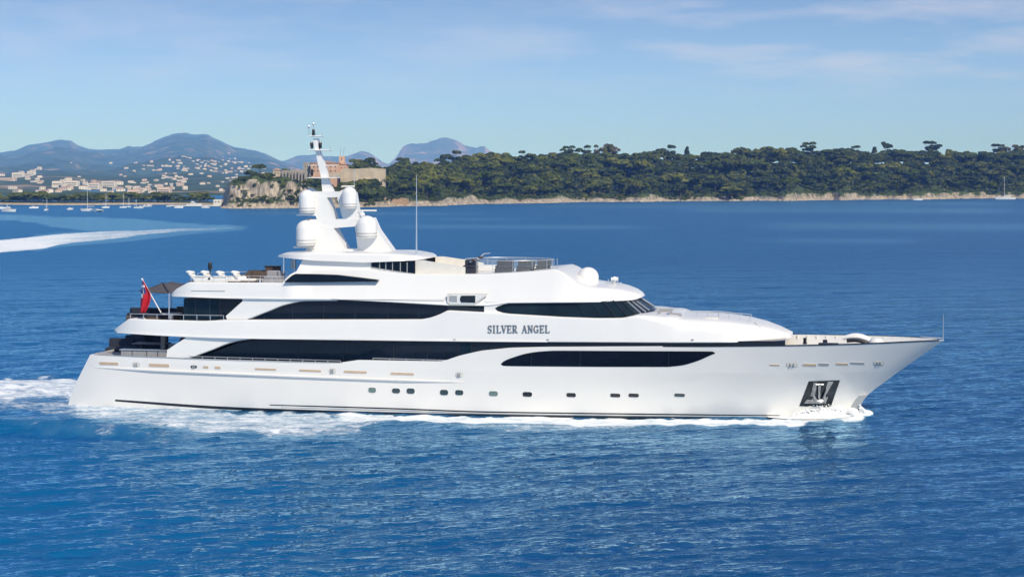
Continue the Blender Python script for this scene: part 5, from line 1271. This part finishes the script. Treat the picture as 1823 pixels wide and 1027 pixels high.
    o = deck_empty('patio_heater', 374, 1.2, Z['E']-.6); b = MB(); b.tube([(0, 0, 0), (0, 0, 1.3)], .05, 8); b.lathe((0, 0, 0), [(.25, 0), (.25, .06), (.06, .1)], 12); b.build('stand', M['trim'], o); b = MB(); b.lathe((0, 0, 1.2), [(.13, 0), (.17, .06), (.17, .5), (.1, .62)], 12); b.build('heater_head', M['trim'], o); tag(o, 'slim black post heater standing behind the second lounger', 'heater')
    # upper aft deck
    sofa('sofa', 246, -2.6, Z['C']-.3, 1.7, .9, .8, 'cush', 'dark sofa at the stern rail under the flag')
    sofa('sofa', 283, -1.2, Z['C']-.36, 2.6, 1.3, .75, 'cush', 'black covered lounge sofa behind the awning pole')
    sofa('sofa', 266, -2.8, Z['C']-.28, 1.7, .9, .55, 'cush', 'low dark seat between the stern sofa and the awning pole', back=False)
    o = deck_empty('side_table', 306, -2.7, Z['C']-.28); b = MB(); b.lathe((0, 0, .5), [(.75, 0), (.8, .03), (.8, .08)], 20); b.build('tabletop', M['wcush'], o); b = MB(); b.tube([(0, 0, 0), (0, 0, .5)], .12, 8); b.lathe((0, 0, 0), [(.5, 0), (.45, .05)], 16); b.build('pedestal', M['white'], o); tag(o, 'round white table beside the upper deck glass screen', 'table')
    sofa('armchair', 320, -1.6, Z['C']-.36, .8, .8, .9, 'brown', 'brown wicker armchair just left of the glass screen', cat='armchair')
    # awning: a shade sail with a ridge on two poles
    o = deck_empty('shade_awning', 286, -3.0, Z['C']); inv = YM.inverted(); base = inv @ o.location
    pts = [L3(246, 517, -2.9), L3(289, 503, -2.7), L3(342, 505, -2.7), L3(301, 522, -4.6), L3(292, 520, -4.4), L3(258, 516, -1.5), L3(305, 501, 0.5)]
    P = [p-base for p in pts]
    G = []
    A, B_, C_, D_ = P[0], P[1], P[2], P[3]
    V = []; n = 12
    def sail(a, b_, c, nn):
        vs_, fs = [], []
        for i in range(nn+1):
            for j in range(nn+1-i):
                s, t = i/nn, j/nn; p = a*(1-s-t)+b_*s+c*t; p = p-Vector((0, 0, .25*(s*t+s*(1-s-t)+t*(1-s-t)))); vs_.append(p)
        idx = {}; k = 0
        for i in range(nn+1):
            for j in range(nn+1-i): idx[(i, j)] = k; k += 1
        for i in range(nn):
            for j in range(nn-i):
                fs.append((idx[(i, j)], idx[(i+1, j)], idx[(i, j+1)]))
                if i+j < nn-1: fs.append((idx[(i+1, j)], idx[(i+1, j+1)], idx[(i, j+1)]))
        return vs_, fs
    b = MB()
    for tri in ((P[0], P[3], P[1]), (P[1], P[3], P[2]), (P[0], P[1], P[5]), (P[1], P[2], P[6]), (P[5], P[1], P[6])):
        vs_, fs = sail(*tri, 8); b.add(vs_, fs)
    cn_ = b.build('canopy', M['awning'], o, 60); md = cn_.modifiers.new('thick', 'SOLIDIFY'); md.thickness = 0.03
    for (q, ) in ((P[3],), (P[6],)): b = MB(); b.tube([Vector((q.x, q.y, 0)), q], .05, 8); b.build('pole', M['rail'], o)
    b = MB(); b.tube([P[1], P[3]], .04, 6); b.build('ridge_bar', M['trim'], o)
    tag(o, 'dark taupe shade awning on poles over the upper aft deck', 'awning')
    # ensign
    o = deck_empty('ensign_flag', 281, -4.5, Z['C']); base = inv @ o.location
    top = L3(253, 497, -4.5)-base; foot = L3(279, 543, -4.5)-base
    b = MB(); b.tube([foot*1.0+(foot-top)*.30, foot, top], .045, 8); b.ell(tuple(top), (.08, .08, .08)); b.build('flagstaff', M['white'], o)
    # cloth hangs in folds from the staff
    outline_l = [(253, 500), (252, 520), (251, 540), (250, 556)]; outline_r = [(255, 500), (265, 516), (269, 530), (262, 556)]
    V = []; Fc = []; R_, Cn = 16, 10; fm = []
    for i in range(R_):
        t = i/(R_-1); y = 500+57*t; xl = tab(outline_l, 0) if False else float(np.interp(y, [500, 520, 540, 557], [253, 251.5, 250.5, 250])); xr = float(np.interp(y, [500, 512, 522, 532, 545, 557], [255.5, 262, 268, 268.5, 265, 258]))
        for j in range(Cn):
            s = j/(Cn-1); v = -4.7+0.22*math.sin(s*9+t*3)*(.3+t); p = L3(xl+(xr-xl)*s, y, v)-base; V.append(tuple(p))
    for i in range(R_-1):
        for j in range(Cn-1):
            Fc.append((i*Cn+j, i*Cn+j+1, (i+1)*Cn+j+1, (i+1)*Cn+j)); a = (i/(R_-1) < .38)
            fm.append((2 if (j == 2 or i == 2) else 1) if (a and j < 5) else (2 if (i in (6, 7) and j < 2) else 0))
    fl = obj_mesh('flag_cloth', V, Fc, None, o, 180, mats=[M['red'], M['navy'], M['wcush']], fmat=fm); md = fl.modifiers.new('thick', 'SOLIDIFY'); md.thickness = 0.02
    tag(o, 'red ensign hanging in folds from a white staff at the stern', 'flag')
    # main deck cockpit
    zc = Z['H']-.95
    o = deck_empty('cockpit_cabinet', 258, -4.2, zc); b = MB(); b.box((0, 0, .75), (3.7, .7, 1.2), 0, .05); b.build('body', M['gcush'], o); b = MB(); b.box((0, 0, 1.40), (3.9, .85, .08), 0, .02); b.build('top', M['rail'], o)
    for x in (-.9, .3, 1.2): b = MB(); b.box((x, -.36, .85), (.04, .03, 1.0)); b.build('door_seam', M['trim'], o)
    tag(o, 'long grey cabinet at the near side of the stern cockpit', 'cabinet')
    sofa('sofa', 205, -2.8, zc, 3.0, 1.0, 1.35, 'gcush', 'pale grey sun bed at the very stern of the main deck', back=False, cat='sun bed')
    sofa('sofa', 213, .6, zc, 2.2, 1.0, 1.5, 'cush', 'dark navy sofa behind the stern sun bed'); sofa('sofa', 238, .8, zc, 1.8, 1.0, 1.7, 'cush', 'taller navy sofa in the middle of the stern cockpit')
    sofa('sofa', 262, 1.6, zc, 3.4, 1.0, 1.7, 'cush', 'navy sofa behind the grey cockpit cabinet')
    t = deck_empty('cockpit_table', 270, -.4, zc); b = MB(); b.box((0, 0, 1.55), (2.8, 1.4, .07), 0, .02); b.build('tabletop', M['gcush'], t)
    for x in (-.8, .8): b = MB(); b.tube([(x, 0, 0), (x, 0, 1.53)], .1, 8); b.build('leg', M['trim'], t)
    tag(t, 'grey table between the cockpit cabinet and the navy sofa', 'table')
    # foredeck pool area on the sun deck
    zf = Z['Ef']-.05
    for i, (px, v, w, lab) in enumerate(((837, -2.5, 1.0, 'small dark cube stool at the aft end of the pool screen'), (898, -2.2, 1.35, 'dark wicker tub sofa in the middle of the pool screen'), (936, -2.2, 1.35, 'dark wicker tub sofa just right of the middle one'), (967, -1.0, 1.1, 'dark wicker seat at the forward end of the pool screen'))):
        sofa('tub_seat', px, v, zf, w, 1.0, .85, 'brown' if i == 9 else 'cush', lab, cat='seat', grp='dark seats inside the pool screen')
    o = deck_empty('pool_bench', 868, .6, zf); b = MB(); b.box((0, 0, .2), (2.4, 1.2, .4), 0, .08); b.build('base', M['white'], o); b = MB(); b.box((0, 0, .44), (2.3, 1.1, .1), 0, .04); b.build('cushion', M['wcush'], o); tag(o, 'low white cushioned bench between the cube stool and the tub sofas', 'bench')
    o = deck_empty('sun_pad', 955, 1.2, zf); b = MB(); b.box((0, 0, .2), (2.2, 1.6, .4), 0, .1); b.build('base', M['white'], o); b = MB(); b.box((0, 0, .45), (2.1, 1.5, .12), 0, .04); b.build('cushion', M['wcush'], o); tag(o, 'white sun pad behind the two dark tub sofas', 'sun pad')
    o = deck_empty('folded_equipment', 806, -2.4, zf); rg = np.random.default_rng(4)
    b = MB()
    for k in range(9): x = -1.1+k*.28; b.tube([(x, -.2, .02), (x+rg.normal()*.3, .2, .15+.3*rg.random())], .04, 5)
    b.build('frame', M['rail'], o); b = MB()
    for k in range(5): x = -.6+k*.4; b.ell((x, 0, .18), (.22, .3, .12+.1*rg.random()), 8, 5)
    b.build('strap_bundle', M['brown'], o); tag(o, 'jumble of folded metal frames on the deck behind the windbreak', 'equipment')
    # glass screen with an oval top rail
    o = deck_empty('pool_screen', 905, -1.0, zf); base = inv @ o.location
    nseg = 28; cu = (ufrom(826, -1)+ufrom(984, -1))/2-base.x; ru = (ufrom(984, -1)-ufrom(826, -1))/2
    ring = [Vector((cu+ru*math.cos(2*math.pi*k/nseg), 0.6+2.9*math.sin(2*math.pi*k/nseg), 1.02)) for k in range(nseg+1)]
    b = MB(); b.tube(ring, .03, 6); b.build('top_rail', M['rail'], o)
    for k in range(0, nseg, 2): b = MB(); p = ring[k]; b.tube([Vector((p.x, p.y, 0)), p], .022, 5); b.build('post', M['rail'], o)
    gm, nt, bs = new_mat('clear_screen_glass'); inp(bs, 'Base Color', (.75, .85, .88, 1)); inp(bs, 'Roughness', .03); inp(bs, 'Alpha', .05); inp(bs, 'Specular IOR Level', .2)
    V = []; Fc = []
    for p in ring: V += [(p.x, p.y, .08), (p.x, p.y, .98)]
    for k in range(nseg): Fc.append((2*k, 2*k+2, 2*k+3, 2*k+1))
    gl = obj_mesh('glass_panel', V, Fc, gm, o, 0); md = gl.modifiers.new('thick', 'SOLIDIFY'); md.thickness = .02
    tag(o, 'oval glass wind screen with a thin metal rail on the forward sun deck', 'screen')
    # folded parasol arm over the cube stool
    o = deck_empty('pool_crane', 850, -2.4, zf); b = MB(); b.tube([(0, 0, 0), (0, 0, 1.15)], .07, 8); b.build('mast', M['greydeck'], o); b = MB(); b.tube([(-.6, 0, .85), (0, 0, 1.05), (.5, 0, 1.5), (1.0, 0, 1.55)], [.06, .07, .05, .03], 6); b.build('arm', M['rail'], o); b = MB(); b.ell((-.2, 0, 1.0), (.35, .16, .12), 8, 5); b.ell((.25, 0, 1.22), (.22, .12, .1), 8, 5); b.build('folded_cloth', M['brown'], o); tag(o, 'bent metal arm on a short post beside the cube stool', 'crane')

# ------------------------------------------------------------------ spray at the bow
def build_bow_wave():
    rng = np.random.default_rng(31); n, mm = 90, 12; V = []; Fc = []
    top = [(1366, 748), (1395, 744), (1412, 738.5), (1432, 729.5), (1462, 724.5), (1490, 724), (1508, 728), (1524, 733)]
    for i in range(n):
        p = 1366+(1524-1366)*i/(n-1); s = i/(n-1); y = tab(top, p); u, v, z = on_hull(p, y, -0.06); z = max(z, 0.0); u2, v2, _z2 = on_hull(p, 747, 0)
        wid = 0.35+1.7*math.sin(math.pi*min(1, s*0.92))**0.8
        for j in range(mm):
            t = j/(mm-1); zz = z*(1-t)**1.3+0.02; vv = v*(1-t)+(v2-wid)*t if t > 0 else v
            nz = fbm(np.array(u*3.1), np.array(t*7.0+3), 4)-.5
            V.append((u+(rng.random()-.5)*.08, vv-0.30*nz*math.sin(math.pi*t)*wid, max(zz+0.55*nz*(1-t)*min(1, z*1.5)*(0.2 if j == 0 else 1), -.05 if t > .9 else 0)))
    for i in range(n-1):
        for j in range(mm-1): Fc.append((i*mm+j, i*mm+j+1, (i+1)*mm+j+1, (i+1)*mm+j))
    N0 = len(V); V += [(x, -y, z) for x, y, z in V]; Fc += [tuple(N0+k for k in f[::-1]) for f in Fc[:]]
    # plume thrown ahead of the stem
    b = MB(); b.v = V; b.f = Fc; b.m = [0]*len(Fc)
    for k in range(2200):
        q = rng.random()
        if q < .45:
            p = 1400+140*rng.random(); y = tab(top, min(p, 1524))-9*rng.random()**3+4; u, v, z = on_hull(p, y, .05+.7*rng.random()); r = .012+.045*rng.random()**2
        else:
            px_ = 1530+16*rng.random()**1.2; hh = (1-(px_-1530)/17); y = 746-26*rng.random()*hh**.6; v = rng.normal()*.5; u, z = L(px_, y, v); r = .015+.06*rng.random()**2
        z = max(z, 0.02); b.ell((u, v, z), (r*1.4, r, r), 6, 4)
    for k in range(60):
        px_ = 1512+30*rng.random(); v = rng.normal()*.6; y = 747-18*rng.random()*(1-(px_-1512)/34); u, z = L(px_, y, v); r = .15+.22*rng.random(); b.ell((u, v, max(z, 0)), (r*1.5, r, r*.8), 8, 5)
    m, nt, bs = new_mat('white_spray'); inp(bs, 'Base Color', (.86, .88, .89, 1)); inp(bs, 'Roughness', .9); inp(bs, 'Subsurface Weight', .0)
    tcn = nt.nodes.new('ShaderNodeTexCoord'); nn = nt.nodes.new('ShaderNodeTexNoise'); nn.inputs['Scale'].default_value = 3.5; nn.inputs['Detail'].default_value = 6; nt.links.new(tcn.outputs['Object'], nn.inputs['Vector'])
    bp = nt.nodes.new('ShaderNodeBump'); bp.inputs['Strength'].default_value = .8; bp.inputs['Distance'].default_value = .15; nt.links.new(nn.outputs[0], bp.inputs['Height']); nt.links.new(bp.outputs[0], bs.inputs['Normal'])
    o = b.build('bow_spray', m, None, 180); o.matrix_world = YM; tag(o, 'white spray and foam thrown up around the yacht bow', 'spray', kind='stuff')

# ------------------------------------------------------------------ small boats
def hull_mb(b, Lh, B, H, flare=1.25):
    n = 14; sec = []
    for i in range(n):
        s = i/(n-1); w = B/2*(0.86+.14*min(1, s*4))*(1-max(0, (s-.45)/.55)**2.2); w = max(w, .02); x = -Lh/2+Lh*s; sh = H*(1+.35*s*s)
        xo = (Lh*.07)*max(0, s-.8)*5
        sec.append([(x, -w*.75, -.3), (x+xo*.3, -w*.93, sh*.4), (x+xo, -w, sh), (x+xo, w, sh), (x+xo*.3, w*.93, sh*.4), (x, w*.75, -.3)])
    b0 = len(b.v); V = [p for c in sec for p in c]; Fc = []
    for i in range(n-1):
        for j in range(6): Fc.append((i*6+j, (i+1)*6+j, (i+1)*6+(j+1) % 6, i*6+(j+1) % 6))
    Fc.append((0, 1, 2, 3, 4, 5)); Fc.append(tuple((n-1)*6+j for j in (5, 4, 3, 2, 1, 0))); b.add(V, Fc)
def boat(px, py, len_px, kind, label, heading=0.0, mast_top=None, hullmat='white', group=None, cat=None):
    """heading 0 = bow to the right"""
    D = F*CAMH/(py-HOR); x = (px-CX)/F*D; Lh = len_px*D/F/max(.35, abs(math.cos(heading))); B = Lh*.28 if kind != 'sail' else Lh*.26; H = Lh*.09+.3
    o = empty({'sail': 'sailing_boat', 'motor': 'motor_boat', 'cat': 'catamaran'}[kind], (x, D, 0), heading)
    b = MB()
    if kind == 'cat':
        for s in (-1, 1):
            q = MB(); hull_mb(q, Lh, B*.35, H); b.add([(a, c+s*B*.8, z) for a, c, z in q.v], q.f)
        b.box((-.05*Lh, 0, H*.95), (Lh*.7, B*1.7, H*.35), 0, .1)
    else: hull_mb(b, Lh, B, H)
    b.build('hull', M[hullmat], o, 35)
    ch = Lh*.10 if kind == 'motor' else Lh*.055
    if Lh > 4:
        b = MB(); b.box((-.03*Lh, 0, H+ch/2), (Lh*.42, B*.62, ch), 0, ch*.3); c = b.build('cabin', M['white'], o)
        b = MB(); b.box((-.01*Lh, 0, H+ch*.62), (Lh*.425, B*.63, ch*.35), 0, ch*.1); b.build('window', M['glass'], c)
    if kind == 'motor' and Lh > 8:
        b = MB(); b.box((-.07*Lh, 0, H+ch*1.45), (Lh*.24, B*.5, ch*.6), 0, ch*.2); b.build('flybridge', M['white'], o)
        b = MB(); b.tube([(-.12*Lh, 0, H+ch*1.7), (-.14*Lh, 0, H+ch*3)], Lh*.006, 6); b.box((-.14*Lh, 0, H+ch*2.6), (Lh*.01, B*.4, .15)); b.build('radar_arch', M['white'], o)
    if mast_top is not None:
        mh = CAMH+(HOR-mast_top)*D/F; b = MB(); b.tube([(.06*Lh, 0, H), (.06*Lh, 0, mh)], [max(.09, .3*D/F), max(.06, .22*D/F)], 6); b.build('mast', M['white'], o)
        b = MB(); b.tube([(.06*Lh, 0, H+1.5), (-.38*Lh, 0, H+1.45)], max(.12, .32*D/F), 6); b.build('boom', M['wcush'] if True else M['grey'], o)
        b = MB(); b.tube([(.06*Lh, 0, mh*.97), (.53*Lh, 0, H*1.3)], max(.03, .09*D/F), 5); b.tube([(.06*Lh, 0, mh*.97), (-.48*Lh, 0, H)], max(.025, .07*D/F), 5); b.build('rigging', M['rail'], o)
    tag(o, label, cat or {'sail': 'sailboat', 'motor': 'motorboat', 'cat': 'catamaran'}[kind], group)
    return o
def build_boats():
    boat(1790, 355, 34, 'sail', 'white sloop with bare mast anchored off the right end of the wooded island', math.pi, 314)
    boat(1634, 356.5, 16, 'motor', 'small white motorboat close to the rocks left of the sloop')
    boat(16, 377, 26, 'motor', 'white motor cruiser anchored at the far left edge of the bay', math.radians(-25))
    boat(3, 372, 14, 'motor', 'small white boat cut by the left edge of the picture', math.radians(30))
    boat(60, 371, 15, 'motor', 'small low motorboat right of the white motor cruiser', math.radians(15))
    boat(83, 375, 5, 'sail', 'tiny white sailboat seen end on between two motorboats', math.radians(80), 354)
    boat(125, 373.5, 7, 'motor', 'tiny white boat left of the tall masted yacht', math.radians(60))
    boat(157, 376, 26, 'sail', 'large sailing yacht with the tallest mast in the bay', math.radians(170), 322)
    boat(173, 377.5, 15, 'cat', 'white catamaran lying against the tall masted yacht', math.radians(-60))
    boat(188, 370.5, 11, 'sail', 'small sailboat just right of the catamaran', math.radians(40), 345)
    boat(219, 370, 11, 'sail', 'white sailboat with a tall thin mast right of centre in the anchorage', math.radians(20), 344)
    boat(230, 369, 6, 'sail', 'little sailboat beside the thin masted one', math.radians(200), 352)
    boat(242, 370.5, 5, 'sail', 'tiny sailboat left of three small white boats', math.radians(60), 355)
    boat(251, 371, 6, 'motor', 'leftmost of three tiny white boats before the spit', math.radians(70))
    boat(258, 368.5, 5, 'motor', 'middle of three tiny white boats before the spit', math.radians(80))
    boat(266, 368, 6, 'motor', 'rightmost of three tiny white boats before the spit', math.radians(70))
    boat(300, 368, 7, 'motor', 'small white boat off the left end of the jetty', math.radians(40))
    boat(318, 370.5, 15, 'motor', 'low white motorboat moored at the left end of the jetty', math.radians(5))
    boat(345, 366.5, 26, 'motor', 'larger white motor yacht moored behind the jetty', math.radians(0))
    boat(366, 370.5, 14, 'motor', 'white motorboat moored at the right end of the jetty', math.radians(175))
    boat(400, 371, 9, 'motor', 'small white boat beneath the left foot of the cliff', math.radians(20))

# ------------------------------------------------------------------ air
def build_haze():
    b = MB(); b.box((0, 9400, 228), (34000, 20000, 462)); m = bpy.data.materials.new('sea_haze'); m.use_nodes = True; nt = m.node_tree; nt.nodes.clear()
    o = nt.nodes.new('ShaderNodeOutputMaterial'); v = nt.nodes.new('ShaderNodeVolumePrincipled'); v.inputs['Density'].default_value = HAZE; v.inputs['Color'].default_value = (0.15, 0.37, 1.0, 1); v.inputs['Absorption Color'].default_value = (0.8, 0.85, 1, 1); v.inputs['Anisotropy'].default_value = -0.32
    nt.links.new(v.outputs[0], o.inputs['Volume']); q = b.build('haze', m, None, 0); tag(q, kind='stuff', label='pale blue haze over the distant coast')
HAZE = 0.000090
import sys
build_water(); build_island(); build_spit(); build_hills()
build_rocks(); build_fort(); build_town(); build_trees(); build_boats()
YACHT, ZD = build_yacht(); build_deck_things(ZD); build_bow_wave()
build_haze()
